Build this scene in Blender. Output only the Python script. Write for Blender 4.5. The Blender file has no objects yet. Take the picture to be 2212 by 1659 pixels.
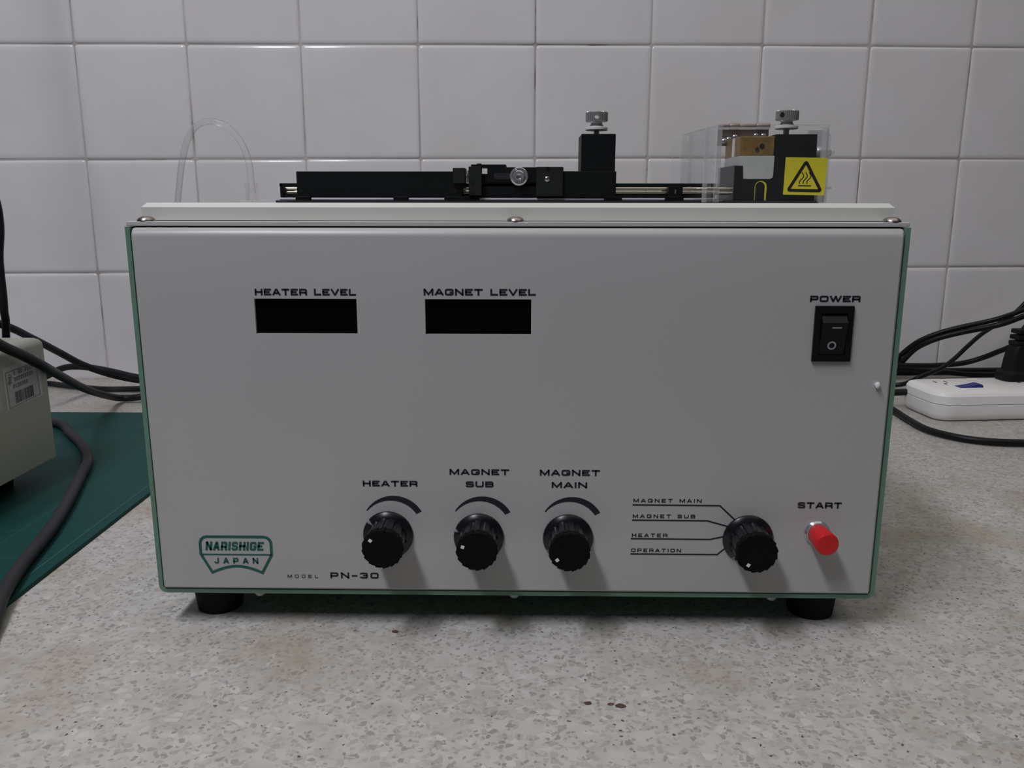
import bpy, bmesh, math, random
from mathutils import Vector, Matrix
random.seed(7)
S = bpy.context.scene
COL = S.collection
PI = math.pi

# ------------------------------------------------------------------ camera
cam_data = bpy.data.cameras.new('camera')
cam_data.sensor_width = 36.0
cam_data.lens = 1805.0 / 2212.0 * 36.0
cam_data.clip_start = 0.01
cam = bpy.data.objects.new('camera', cam_data)
COL.objects.link(cam)
RX = Vector((0.99984, 0.01761, 0.00097)); UP = Vector((-0.00468, 0.21245, 0.97716)); FW = Vector((-0.0170, 0.97701, -0.2125))
cam.matrix_world = Matrix(((RX.x, UP.x, -FW.x, 0.00641), (RX.y, UP.y, -FW.y, -0.44712), (RX.z, UP.z, -FW.z, 0.24396), (0, 0, 0, 1)))
S.camera = cam

P_TUBE, P_FILL, P_WORLD = 17.0, 15.5, 0.032
# ------------------------------------------------------------------ world, lights, exposure
W = bpy.data.worlds.new('room_ambient')
S.world = W
W.use_nodes = True
W.node_tree.nodes['Background'].inputs[0].default_value = (0.80, 0.86, 1.0, 1)
W.node_tree.nodes['Background'].inputs[1].default_value = P_WORLD

def area(name, loc, target, sx, sy, power, color):
    d = bpy.data.lights.new(name, 'AREA')
    d.shape = 'RECTANGLE'; d.size = sx; d.size_y = sy; d.energy = power; d.color = color
    o = bpy.data.objects.new(name, d); COL.objects.link(o)
    o.location = loc
    v = (Vector(target) - Vector(loc)).normalized()
    o.rotation_euler = v.to_track_quat('-Z', 'Y').to_euler()
    return o
# ceiling fluorescent fitting, long side running towards the wall, and the white ceiling that bounces the room's other lamps
area('ceiling_tube_light', (-0.56, -0.70, 1.55), (-0.54, -0.45, 0), 0.16, 0.95, P_TUBE, (0.975, 0.965, 1.07))
area('ceiling_bounce_light', (0.45, -0.05, 2.10), (0.45, -0.05, 0), 2.8, 2.4, P_FILL, (1.0, 0.95, 0.84))

S.view_settings.view_transform = 'Standard'
S.view_settings.look = 'None'
S.view_settings.gamma = 1.0
S.view_settings.use_curve_mapping = False
S.view_settings.exposure = 0.0

# ------------------------------------------------------------------ materials
def mat(name, col, rough=0.5, metal=0.0, spec=0.4, emis=None, coat=0.0):
    m = bpy.data.materials.new(name); m.use_nodes = True
    b = m.node_tree.nodes['Principled BSDF']
    b.inputs['Base Color'].default_value = (*col, 1)
    b.inputs['Roughness'].default_value = rough
    b.inputs['Metallic'].default_value = metal
    b.inputs['Specular IOR Level'].default_value = spec
    b.inputs['Coat Weight'].default_value = coat
    return m

def nd(m, t, **kw):
    n = m.node_tree.nodes.new(t)
    for k, v in kw.items():
        if k in n.inputs.keys(): n.inputs[k].default_value = v
        else: setattr(n, k, v)
    return n
def ln(m, a, b): m.node_tree.links.new(a, b)
def ramp(m, fac, stops, interp='LINEAR'):
    r = nd(m, 'ShaderNodeValToRGB'); r.color_ramp.interpolation = interp
    e = r.color_ramp.elements
    while len(e) < len(stops): e.new(0.5)
    for i, (p, c) in enumerate(stops):
        e[i].position = p; e[i].color = (*c, 1) if len(c) == 3 else c
    ln(m, fac, r.inputs[0]); return r.outputs[0]
def mixc(m, fac, a, b, mode='MIX'):
    n = nd(m, 'ShaderNodeMix'); n.data_type = 'RGBA'; n.blend_type = mode
    for s, v in ((0, fac), (6, a), (7, b)):
        if hasattr(v, 'is_linked'): ln(m, v, n.inputs[s])
        else: n.inputs[s].default_value = v if s == 0 else (*v, 1)
    return n.outputs[2]
def noisy(m, scale, amt, bump=0.0, detail=4, bscale=None):
    """fine value variation + bump on a plain material"""
    b = m.node_tree.nodes['Principled BSDF']
    base = tuple(b.inputs['Base Color'].default_value)[:3]
    tc = nd(m, 'ShaderNodeTexCoord')
    n = nd(m, 'ShaderNodeTexNoise', Scale=scale, Detail=detail); ln(m, tc.outputs['Object'], n.inputs['Vector'])
    lo = tuple(c * (1 - amt) for c in base); hi = tuple(min(1, c * (1 + amt)) for c in base)
    ln(m, ramp(m, n.outputs[0], [(0.3, lo), (0.7, hi)]), b.inputs['Base Color'])
    if bump:
        n2 = nd(m, 'ShaderNodeTexNoise', Scale=bscale or scale * 6, Detail=2); ln(m, tc.outputs['Object'], n2.inputs['Vector'])
        bp = nd(m, 'ShaderNodeBump', Strength=bump, Distance=0.0004)
        ln(m, n2.outputs[0], bp.inputs['Height']); ln(m, bp.outputs[0], b.inputs['Normal'])
    return m

M = {}
M['panel'] = noisy(mat('panel_grey_paint', (0.455, 0.462, 0.455), 0.33), 9, 0.02, 0.05, 3, 1500)
M['lid'] = noisy(mat('lid_grey_paint', (0.50, 0.50, 0.49), 0.45), 9, 0.02)
M['tray'] = noisy(mat('tray_warm_grey_paint', (0.64, 0.65, 0.60), 0.35), 9, 0.02)
M['green'] = noisy(mat('green_painted_steel', (0.135, 0.255, 0.185), 0.45), 20, 0.06)
M['gap'] = mat('dark_gap', (0.012, 0.012, 0.016), 0.8)
M['rubber'] = noisy(mat('black_rubber', (0.008, 0.009, 0.010), 0.75, spec=0.2), 60, 0.2)
M['ink'] = mat('black_ink', (0.014, 0.014, 0.022), 0.55)
M['greenink'] = mat('green_ink', (0.012, 0.11, 0.085), 0.5)
M['display'] = mat('display_smoked_window', (0.0012, 0.0012, 0.0014), 0.6, spec=0.05)
M['knob'] = noisy(mat('black_knob_plastic', (0.0065, 0.0065, 0.009), 0.28, spec=0.5), 200, 0.2)
M['knobcap'] = noisy(mat('black_knob_cap', (0.004, 0.004, 0.005), 0.7, spec=0.12), 200, 0.2)
M['white'] = mat('white_paint', (0.78, 0.78, 0.8), 0.5)
M['red'] = mat('red_button_plastic', (0.62, 0.012, 0.016), 0.38)
M['steel'] = noisy(mat('brushed_steel', (0.34, 0.335, 0.34), 0.35, 0.55), 400, 0.1)
M['rivet'] = mat('dull_screw_steel', (0.36, 0.33, 0.31), 0.3, 1.0)
M['chrome'] = mat('polished_chrome', (0.55, 0.54, 0.56), 0.18, 0.75)
M['blackmetal'] = noisy(mat('black_anodised_metal', (0.0045, 0.006, 0.0065), 0.5, spec=0.15), 60, 0.15)
M['charcoal'] = noisy(mat('charcoal_anodised_metal', (0.011, 0.0125, 0.012), 0.6, spec=0.2), 60, 0.15)
M['sheen'] = mat('lit_anodised_side', (0.045, 0.05, 0.052), 0.45)  # black anodising with the light on its side painted in as grey
M['alu'] = mat('light_aluminium', (0.62, 0.6, 0.66), 0.4, 0.6)
M['rod'] = mat('polished_guide_rod', (0.80, 0.74, 0.62), 0.25, 1.0)
M['nylon'] = mat('white_nylon', (0.68, 0.70, 0.69), 0.4)
M['brass'] = noisy(mat('tarnished_brass', (0.25, 0.155, 0.045), 0.45, 0.3), 260, 0.22)
M['brasspale'] = noisy(mat('pale_brass_face', (0.36, 0.25, 0.15), 0.45, 0.2), 260, 0.12)
M['ceramic'] = noisy(mat('pale_ceramic', (0.45, 0.47, 0.46), 0.5), 120, 0.06)
M['hinge'] = noisy(mat('hinge_steel', (0.30, 0.25, 0.235), 0.4, 0.6), 120, 0.1)
M['yellow'] = mat('yellow_label', (0.62, 0.56, 0.035), 0.45)
M['switch'] = mat('black_switch_plastic', (0.006, 0.007, 0.008), 0.38, spec=0.25)
M['switchrock'] = mat('black_rocker_plastic', (0.010, 0.009, 0.009), 0.32, spec=0.2)
M['print'] = mat('pale_switch_print', (0.33, 0.38, 0.42), 0.5)
M['fluff'] = noisy(mat('white_speck', (0.75, 0.73, 0.76), 0.7), 700, 0.3)
M['instr'] = noisy(mat('instrument_beige_grey', (0.33, 0.34, 0.29), 0.42), 12, 0.03)
M['paper'] = noisy(mat('sticker_paper', (0.40, 0.42, 0.41), 0.4), 60, 0.05)
M['paperedge'] = mat('sticker_film', (0.47, 0.47, 0.44), 0.4)
M['fadeink'] = mat('grey_ink', (0.10, 0.11, 0.12), 0.6)
M['cord'] = noisy(mat('dark_cord_rubber', (0.013, 0.012, 0.016), 0.5, spec=0.25), 80, 0.15)
M['cordgrey'] = noisy(mat('grey_cord_rubber', (0.030, 0.031, 0.035), 0.6, spec=0.25), 80, 0.12)
M['cordblack'] = noisy(mat('black_cord_vinyl', (0.008, 0.008, 0.009), 0.42, spec=0.25), 80, 0.15)
M['plug'] = noisy(mat('black_plug_vinyl', (0.008, 0.008, 0.009), 0.6, spec=0.2), 80, 0.15)
M['strip'] = noisy(mat('ivory_white_plastic', (0.94, 0.935, 0.915), 0.3), 14, 0.04)
M['blue'] = mat('blue_switch_plastic', (0.012, 0.025, 0.23), 0.3)
M['slot'] = mat('slot_dark', (0.10, 0.10, 0.11), 0.7)
M['floor'] = noisy(mat('floor_grey_vinyl', (0.30, 0.29, 0.28), 0.5), 6, 0.1)
M['rust'] = noisy(mat('rusty_crumb', (0.10, 0.055, 0.04), 0.8), 300, 0.3)
M['pencil'] = mat('pale_mat_print', (0.035, 0.13, 0.115), 0.6)

# cutting mat: green with fine hatched relief
m = mat('cutting_mat_green', (0.012, 0.115, 0.098), 0.55, spec=0.15)
b = m.node_tree.nodes['Principled BSDF']; tc = nd(m, 'ShaderNodeTexCoord')
wv = nd(m, 'ShaderNodeTexWave', Scale=260.0, Distortion=0.0); wv.bands_direction = 'X'
mp = nd(m, 'ShaderNodeMapping'); mp.inputs['Rotation'].default_value = (0, 0, 0.5)
ln(m, tc.outputs['Object'], mp.inputs[0]); ln(m, mp.outputs[0], wv.inputs[0])
ns = nd(m, 'ShaderNodeTexNoise', Scale=5.0, Detail=5.0); ln(m, tc.outputs['Object'], ns.inputs[0])
c1 = ramp(m, wv.outputs[0], [(0.2, (0.007, 0.048, 0.044)), (0.9, (0.012, 0.072, 0.064))])
ln(m, mixc(m, ns.outputs[0], c1, (0.009, 0.056, 0.051)), b.inputs['Base Color'])
bp = nd(m, 'ShaderNodeBump', Strength=0.25, Distance=0.0003); ln(m, wv.outputs[0], bp.inputs['Height']); ln(m, bp.outputs[0], b.inputs['Normal'])
M['mat'] = m

# glazed tile
m = mat('white_glazed_tile', (0.58, 0.57, 0.60), 0.16)
b = m.node_tree.nodes['Principled BSDF']; tc = nd(m, 'ShaderNodeTexCoord')
n1 = nd(m, 'ShaderNodeTexNoise', Scale=7.0, Detail=5.0, Roughness=0.6); ln(m, tc.outputs['Object'], n1.inputs[0])
c1 = ramp(m, n1.outputs[0], [(0.32, (0.765, 0.75, 0.74)), (0.5, (0.79, 0.78, 0.795)), (0.68, (0.82, 0.81, 0.835))])
vo = nd(m, 'ShaderNodeTexVoronoi', Scale=9.0); ln(m, tc.outputs['Object'], vo.inputs['Vector'])
sp = ramp(m, vo.outputs['Distance'], [(0.0, (1, 1, 1)), (0.012, (1, 1, 1)), (0.02, (0, 0, 0))])
ln(m, mixc(m, sp, c1, (0.16, 0.15, 0.15)), b.inputs['Base Color'])
n2 = nd(m, 'ShaderNodeTexNoise', Scale=14.0, Detail=2.0); ln(m, tc.outputs['Object'], n2.inputs[0])
bp = nd(m, 'ShaderNodeBump', Strength=0.35, Distance=0.002); ln(m, n2.outputs[0], bp.inputs['Height']); ln(m, bp.outputs[0], b.inputs['Normal'])
M['tile'] = m
m = mat('grey_grout', (0.34, 0.33, 0.32), 0.85)
b = m.node_tree.nodes['Principled BSDF']; tc = nd(m, 'ShaderNodeTexCoord')
n1 = nd(m, 'ShaderNodeTexNoise', Scale=16.0, Detail=6.0); ln(m, tc.outputs['Object'], n1.inputs[0])
ln(m, ramp(m, n1.outputs[0], [(0.32, (0.22, 0.18, 0.15)), (0.40, (0.46, 0.43, 0.41)), (0.62, (0.58, 0.55, 0.53))]), b.inputs['Base Color'])
M['grout'] = m

# terrazzo worktop
m = mat('pale_terrazzo', (0.6, 0.6, 0.6), 0.36)
b = m.node_tree.nodes['Principled BSDF']; tc = nd(m, 'ShaderNodeTexCoord')
wn = nd(m, 'ShaderNodeTexNoise', Scale=120.0, Detail=2.0); ln(m, tc.outputs['Object'], wn.inputs[0])
vadd = nd(m, 'ShaderNodeVectorMath'); vadd.operation = 'MULTIPLY_ADD'
ln(m, wn.outputs['Color'], vadd.inputs[0]); vadd.inputs[1].default_value = (0.0022, 0.0022, 0.0); ln(m, tc.outputs['Object'], vadd.inputs[2])
def chips(scale, lo, hi, seedoff, edge):
    mp = nd(m, 'ShaderNodeMapping'); mp.inputs['Location'].default_value = (seedoff, seedoff * 1.7, 0); ln(m, vadd.outputs[0], mp.inputs[0])
    v1 = nd(m, 'ShaderNodeTexVoronoi', Scale=scale); v1.voronoi_dimensions = '2D'; ln(m, mp.outputs[0], v1.inputs['Vector'])
    v2 = nd(m, 'ShaderNodeTexVoronoi', Scale=scale); v2.voronoi_dimensions = '2D'; v2.feature = 'DISTANCE_TO_EDGE'; ln(m, mp.outputs[0], v2.inputs['Vector'])
    sep = nd(m, 'ShaderNodeSeparateColor'); ln(m, v1.outputs['Color'], sep.inputs[0])
    a = nd(m, 'ShaderNodeMath'); a.operation = 'COMPARE'; ln(m, sep.outputs[0], a.inputs[0]); a.inputs[1].default_value = (lo + hi) / 2; a.inputs[2].default_value = (hi - lo) / 2
    e = nd(m, 'ShaderNodeMath'); e.operation = 'GREATER_THAN'; ln(m, v2.outputs['Distance'], e.inputs[0]); e.inputs[1].default_value = edge
    mu = nd(m, 'ShaderNodeMath'); mu.operation = 'MULTIPLY'; ln(m, a.outputs[0], mu.inputs[0]); ln(m, e.outputs[0], mu.inputs[1])
    return mu.outputs[0], sep.outputs[1]
big = nd(m, 'ShaderNodeTexNoise', Scale=5.0, Detail=6.0, Roughness=0.6); ln(m, tc.outputs['Object'], big.inputs[0])
col = ramp(m, big.outputs[0], [(0.30, (0.43, 0.40, 0.37)), (0.45, (0.475, 0.465, 0.455)), (0.65, (0.50, 0.495, 0.50))])
med = nd(m, 'ShaderNodeTexNoise', Scale=90.0, Detail=4.0); ln(m, tc.outputs['Object'], med.inputs[0])
col = mixc(m, 0.55, col, ramp(m, med.outputs[0], [(0.35, (0.42, 0.41, 0.405)), (0.6, (0.52, 0.515, 0.515))]), 'MIX')
for sc, lo, hi, so, ed, ca, cb in ((390, 0.0, 0.28, 3.1, 0.08, (0.39, 0.38, 0.375), (0.44, 0.43, 0.425)), (250, 0.0, 0.24, 7.7, 0.12, (0.37, 0.36, 0.355), (0.43, 0.42, 0.415)),
                               (190, 0.0, 0.08, 1.3, 0.14, (0.52, 0.515, 0.51), (0.56, 0.555, 0.55)), (500, 0.0, 0.12, 5.2, 0.10, (0.27, 0.26, 0.25), (0.35, 0.34, 0.33)),
                               (270, 0.0, 0.06, 9.9, 0.15, (0.28, 0.28, 0.28), (0.34, 0.335, 0.33)), (700, 0.0, 0.003, 2.2, 0.1, (0.08, 0.07, 0.07), (0.14, 0.12, 0.11))):
    f, r = chips(sc, lo, hi, so, ed)
    col = mixc(m, f, col, mixc(m, r, ca, cb))
# brown stains
st = nd(m, 'ShaderNodeTexNoise', Scale=11.0, Detail=5.0, Roughness=0.65); st.noise_dimensions = '2D'; ln(m, tc.outputs['Object'], st.inputs[0])
col = mixc(m, ramp(m, st.outputs[0], [(0.50, (0, 0, 0)), (0.72, (0.55, 0.55, 0.55))]), col, (0.33, 0.26, 0.19))
col = mixc(m, 1.0, col, (1.0, 0.995, 0.94), 'MULTIPLY')
ln(m, col, b.inputs['Base Color'])
M['terrazzo'] = m

# clear acrylic: mostly transparent, mirror-like glaze by Fresnel, faint haze
def clear(name, tint, ior, haze, hazecol, rough=0.03):
    m = bpy.data.materials.new(name); m.use_nodes = True
    nt = m.node_tree; nt.nodes.clear()
    out = nt.nodes.new('ShaderNodeOutputMaterial'); tr = nt.nodes.new('ShaderNodeBsdfTransparent'); tr.inputs[0].default_value = (*tint, 1)
    gl = nt.nodes.new('ShaderNodeBsdfGlossy'); gl.inputs['Roughness'].default_value = rough
    fr = nt.nodes.new('ShaderNodeFresnel'); fr.inputs[0].default_value = ior
    df = nt.nodes.new('ShaderNodeBsdfDiffuse'); df.inputs[0].default_value = (*hazecol, 1)
    m1 = nt.nodes.new('ShaderNodeMixShader'); m1.inputs[0].default_value = haze
    m2 = nt.nodes.new('ShaderNodeMixShader')
    nt.links.new(tr.outputs[0], m1.inputs[1]); nt.links.new(df.outputs[0], m1.inputs[2])
    mu = nt.nodes.new('ShaderNodeMath'); mu.operation = 'MULTIPLY'; mu.inputs[1].default_value = 0.4; nt.links.new(fr.outputs[0], mu.inputs[0]); nt.links.new(mu.outputs[0], m2.inputs[0]); nt.links.new(m1.outputs[0], m2.inputs[1]); nt.links.new(gl.outputs[0], m2.inputs[2])
    nt.links.new(m2.outputs[0], out.inputs[0]); return m
M['acrylic'] = clear('clear_acrylic', (0.985, 0.985, 0.985), 1.35, 0.012, (0.8, 0.8, 0.8))
M['acedge'] = clear('acrylic_cut_edge', (0.92, 0.93, 0.94), 1.4, 0.28, (0.85, 0.86, 0.87), 0.1)
M['silicone'] = clear('clear_silicone_tube', (0.975, 0.975, 0.975), 1.25, 0.12, (0.75, 0.75, 0.76), 0.12)
M['clearplastic'] = clear('clear_plastic_fitting', (0.98, 0.97, 0.98), 1.25, 0.10, (0.85, 0.84, 0.87), 0.15)

# ------------------------------------------------------------------ mesh helpers
WPOS = {}
def fin(bm, name, smooth=False, auto=None):
    bmesh.ops.recalc_face_normals(bm, faces=bm.faces)
    me = bpy.data.meshes.new(name); 
    if smooth:
        for f in bm.faces: f.smooth = True
    if auto is not None:
        for f in bm.faces: f.smooth = True
        for e in bm.edges:
            if len(e.link_faces) == 2 and e.calc_face_angle(0) > auto: e.smooth = False
    bm.to_mesh(me); bm.free(); return me

def put(name, mesh, mt, parent=None, at=(0, 0, 0), rot=None, label=None, cat=None, group=None, kind=None):
    """at = position in the parent's frame when parent has its own frame, world otherwise"""
    o = bpy.data.objects.new(name, mesh); COL.objects.link(o)
    if mesh and mt is not None and not mesh.materials:
        for x in (mt if isinstance(mt, (list, tuple)) else [mt]): mesh.materials.append(x)
    at = Vector(at)
    if parent: o.parent = parent; o.location = at - WPOS.get(parent.name, Vector((0, 0, 0)))
    else: o.location = at
    WPOS[o.name] = at
    if rot: o.rotation_euler = rot
    if label: o['label'] = label
    if cat: o['category'] = cat
    if group: o['group'] = group
    if kind: o['kind'] = kind
    return o

def bm_new(): return bmesh.new()
def box(bm, x0, x1, y0, y1, z0, z1, bev=0, seg=1, edges=None):
    r = bmesh.ops.create_cube(bm, size=1)
    vs = r['verts']
    for v in vs: v.co = Vector(((x0 + x1) / 2 + v.co.x * (x1 - x0), (y0 + y1) / 2 + v.co.y * (y1 - y0), (z0 + z1) / 2 + v.co.z * (z1 - z0)))
    if bev:
        es = list({e for v in vs for e in v.link_edges})
        if edges: es = [e for e in es if edges(e)]
        bmesh.ops.bevel(bm, geom=es, offset=bev, segments=seg, profile=0.5, affect='EDGES')
    return bm
def prism(bm, pts, axis, a, b):
    """polygon pts in the two other axes, extruded from a to b"""
    def P(u, v, w): return {'x': (w, u, v), 'y': (u, w, v), 'z': (u, v, w)}[axis]
    n = len(pts)
    A = [bm.verts.new(P(u, v, a)) for u, v in pts]; B = [bm.verts.new(P(u, v, b)) for u, v in pts]
    bm.faces.new(A); bm.faces.new(B[::-1])
    for i in range(n): bm.faces.new((A[i], A[(i + 1) % n], B[(i + 1) % n], B[i]))
    return bm
def lathe(bm, prof, axis='z', c=(0, 0, 0), n=32, cap0=True, cap1=True, mod=None):
    """prof: (radius, height) along axis"""
    rings = []
    for r, h in prof:
        ring = []
        for i in range(n):
            a = 2 * PI * i / n; rr = r * (mod(a, h) if mod else 1)
            u, v = rr * math.cos(a), rr * math.sin(a)
            p = {'z': (u, v, h), 'y': (u, h, v), 'x': (h, u, v)}[axis]
            ring.append(bm.verts.new((c[0] + p[0], c[1] + p[1], c[2] + p[2])))
        rings.append(ring)
    for k in range(len(rings) - 1):
        for i in range(n): bm.faces.new((rings[k][i], rings[k][(i + 1) % n], rings[k + 1][(i + 1) % n], rings[k + 1][i]))
    if cap0: bm.faces.new(rings[0][::-1])
    if cap1: bm.faces.new(rings[-1])
    return bm
def smooth_path(pts, sub=8):
    P = [Vector(p) for p in pts]; P = [P[0] * 2 - P[1]] + P + [P[-1] * 2 - P[-2]]
    out = []
    for i in range(1, len(P) - 2):
        for k in range(sub):
            t = k / sub; a, b, c, d = P[i - 1:i + 3]
            out.append(0.5 * ((2 * b) + (c - a) * t + (2 * a - 5 * b + 4 * c - d) * t * t + (3 * b - a - 3 * c + d) * t ** 3))
    out.append(P[-2]); return out
def tube(bm, pts, r, n=12, sub=8, ground=False):
    Q = smooth_path(pts, sub) if sub else [Vector(p) for p in pts]
    if ground:
        for p in Q: p.z = max(p.z, r + 0.0001)
    T0 = (Q[1] - Q[0]).normalized(); N = T0.orthogonal().normalized(); rings = []
    for i, p in enumerate(Q):
        T = (Q[min(i + 1, len(Q) - 1)] - Q[max(i - 1, 0)]).normalized()
        N = (N - T * N.dot(T)).normalized(); B = T.cross(N)
        rings.append([bm.verts.new(p + N * math.cos(2 * PI * k / n) * r + B * math.sin(2 * PI * k / n) * r) for k in range(n)])
    for a, b_ in zip(rings, rings[1:]):
        for k in range(n): bm.faces.new((a[k], a[(k + 1) % n], b_[(k + 1) % n], b_[k]))
    bm.faces.new(rings[0][::-1]); bm.faces.new(rings[-1]); return bm
def ribbon(bm, pts, w, y, closed=False, sheet='y'):
    """flat printed line in the x-z plane at depth y with mitred corners"""
    P = [Vector(p) for p in pts]; n = len(P); L = []; R = []
    for i in range(n):
        if closed: a, c = P[i - 1], P[(i + 1) % n]
        else: a, c = P[max(i - 1, 0)], P[min(i + 1, n - 1)]
        d1 = (P[i] - a).normalized() if (P[i] - a).length > 1e-9 else (c - P[i]).normalized()
        d2 = (c - P[i]).normalized() if (c - P[i]).length > 1e-9 else d1
        t = (d1 + d2); t = t.normalized() if t.length > 1e-6 else d1
        nn = Vector((-t.y, t.x)); k = max(0.45, nn.dot(Vector((-d1.y, d1.x))))
        hw = (w[i] if isinstance(w, (list, tuple)) else w) / 2 / k
        L.append(P[i] + nn * hw); R.append(P[i] - nn * hw)
    def V(p): return bm.verts.new((p.x, y, p.y)) if sheet == 'y' else (bm.verts.new((y, p.x, p.y)) if sheet == 'x' else bm.verts.new((p.x, p.y, y)))
    l = [V(p) for p in L]; r = [V(p) for p in R]
    for i in range(n if closed else n - 1):
        j = (i + 1) % n; bm.faces.new((l[i], l[j], r[j], r[i]))
    return bm
def poly(bm, pts, y, sheet='y'):
    def V(p): return bm.verts.new((p[0], y, p[1])) if sheet == 'y' else bm.verts.new((y, p[0], p[1]))
    bm.faces.new([V(p) for p in pts]); return bm

# ---- squared extended lettering
GL = {
 'A': (1.05, [[(0, 0), (.43, 1), (.57, 1), (1, 0)], [(.17, .27), (.83, .27)]]),
 'B': (1, [[(.0, .5), (0, 1), (.86, 1), (.97, .9), (.97, .62), (.86, .52), (0, .52), (0, 0), (.88, 0), (1, .1), (1, .4), (.86, .52)]]),
 'D': (1, [[(.4, 0), (0, 0), (0, 1), (.82, 1), (1, .84), (1, .16), (.82, 0), (.4, 0)]]),
 'E': (.92, [[(1, 1), (0, 1), (0, 0), (1, 0)], [(0, .51), (.92, .51)]]),
 'G': (1.05, [[(1, .70), (1, .86), (.86, 1), (.14, 1), (0, .86), (0, .14), (.14, 0), (.86, 0), (1, .14), (1, .45), (.55, .45)]]),
 'H': (1, [[(0, 0), (0, 1)], [(1, 0), (1, 1)], [(0, .51), (1, .51)]]),
 'I': (.0, [[(0, 0), (0, 1)]]),
 'J': (.8, [[(1, 1), (1, .14), (.84, 0), (.16, 0), (0, .14), (0, .3)]]),
 'L': (.88, [[(0, 1), (0, 0), (1, 0)]]),
 'M': (1.2, [[(0, 0), (0, 1)], [(.03, 1), (.5, .06), (.97, 1)], [(1, 1), (1, 0)]]),
 'N': (1.02, [[(0, 0), (0, 1)], [(.03, 1), (.97, 0)], [(1, 0), (1, 1)]]),
 'O': (1.05, [[(.5, 0), (.14, 0), (0, .14), (0, .86), (.14, 1), (.86, 1), (1, .86), (1, .14), (.86, 0), (.5, 0)]]),
 'P': (.98, [[(0, 0), (0, 1), (.86, 1), (1, .88), (1, .5), (.86, .38), (0, .38)]]),
 'R': (1, [[(0, 0), (0, 1), (.86, 1), (1, .88), (1, .52), (.86, .40), (0, .40)], [(.75, .40), (.95, .30), (1, .16), (1, 0)]]),
 'S': (1, [[(.98, .74), (.98, .88), (.84, 1), (.15, 1), (.01, .88), (.01, .64), (.15, .53), (.85, .49), (1, .38), (1, .12), (.86, 0), (.14, 0), (0, .12), (0, .26)]]),
 'T': (1, [[(0, 1), (1, 1)], [(.5, 1), (.5, 0)]]),
 'U': (1, [[(0, 1), (0, .14), (.14, 0), (.86, 0), (1, .14), (1, 1)]]),
 'V': (1.05, [[(0, 1), (.46, 0), (.54, 0), (1, 1)]]),
 'W': (1.5, [[(0, 1), (.24, 0), (.28, 0), (.49, 1), (.51, 1), (.72, 0), (.76, 0), (1, 1)]]),
 '0': (1.0, [[(.5, 0), (.14, 0), (0, .14), (0, .86), (.14, 1), (.86, 1), (1, .86), (1, .14), (.86, 0), (.5, 0)]]),
 '3': (.95, [[(0, .76), (0, .88), (.14, 1), (.86, 1), (.98, .88), (.98, .62), (.88, .52), (.35, .52)], [(.88, .52), (1, .4), (1, .12), (.86, 0), (.14, 0), (0, .12), (0, .26)]]),
 '-': (.6, [[(0, .42), (1, .42)]]),
}
def text(bm, s, x0, x1, z0, h, t, track=0.45, y=0.0, shear=0.0, space=0.9, tv=None):
    """capitals fitted between x0 and x1; t stroke width; track gap between letters relative to letter width"""
    tot = 0; ws = []
    for ch in s: ws.append(space if ch == ' ' else GL[ch][0])
    nlet = sum(1 for c in s if c != ' '); gaps = len(s) - 1
    # total = a*sum(ws) + nlet*t + gaps*track*a  (a = letter width unit)
    a = ((x1 - x0) - nlet * t) / (sum(ws) + gaps * track)
    x = x0
    for ch, w in zip(s, ws):
        if ch == ' ': x += w * a + track * a; continue
        for stroke in GL[ch][1]:
            pts = []
            for i, (u, v) in enumerate(stroke):
                px = x + t / 2 + u * w * a; pz = z0 + t / 2 + v * (h - t)
                pts.append([px, pz])
            # square stroke ends: extend where stroke ends on the outline
            for e, k in ((0, 1), (-1, -2)):
                d = Vector((pts[e][0] - pts[k][0], pts[e][1] - pts[k][1]))
                if d.length > 1e-9 and stroke[0] != stroke[-1]:
                    u, v = stroke[e]
                    if v in (0, 1) or (abs(d.normalized().x) > .9 and u in (0, 1)):
                        d = d.normalized() * t / 2; pts[e] = [pts[e][0] + d.x, pts[e][1] + d.y]
            closed = stroke[0] == stroke[-1]
            if closed: pts = pts[:-1]
            pts = [(p[0] + (p[1] - z0) * shear, min(max(p[1], z0), z0 + h)) for p in pts]
            ribbon(bm, pts, t, y, closed)
        x += w * a + t + track * a
    return bm

# ================================================================== SETTING
WY = 0.06158; WD = 0.733
WU = Vector((math.cos(WY), math.sin(WY), 0)); WN = Vector((math.sin(WY), -math.cos(WY), 0))   # wall direction and outward normal
rz = Matrix.Rotation(WY, 4, 'Z')
# wall in its own frame: x along the wall, y into the wall, z up; origin at the worktop
bm = bm_new(); box(bm, -1.6, 1.6, 0.0020, 0.10, -0.9, 1.35)
wall = put('wall_back', fin(bm, 'wall_back'), M['grout'], at=(0, WD, 0), rot=(0, 0, WY), kind='structure', label='white square glazed tile wall with grey grout behind the worktop')
ucols = [-1.17, -1.025, -0.878, -0.732, -0.5845, -0.4409, -0.2930, -0.1388, 0.0167, 0.1723, 0.3234, 0.4707, 0.6120, 0.756, 0.902, 1.05, 1.2]
slope = [0] * 17
def vrow(k, u):   # joint heights: slightly wavy as laid
    t = (u + 0.58) / 1.2
    base = {0: -0.002, 1: 0.1487 + 0.005 * t, 2: 0.2992 + 0.0055 * min(1, t * 1.4) - 0.0008 * t, 3: 0.4447 + 0.006 * min(1, t * 1.3), 4: 0.5945 + 0.004 * t, 5: 0.745, 6: 0.895}[k]
    return base
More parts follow.
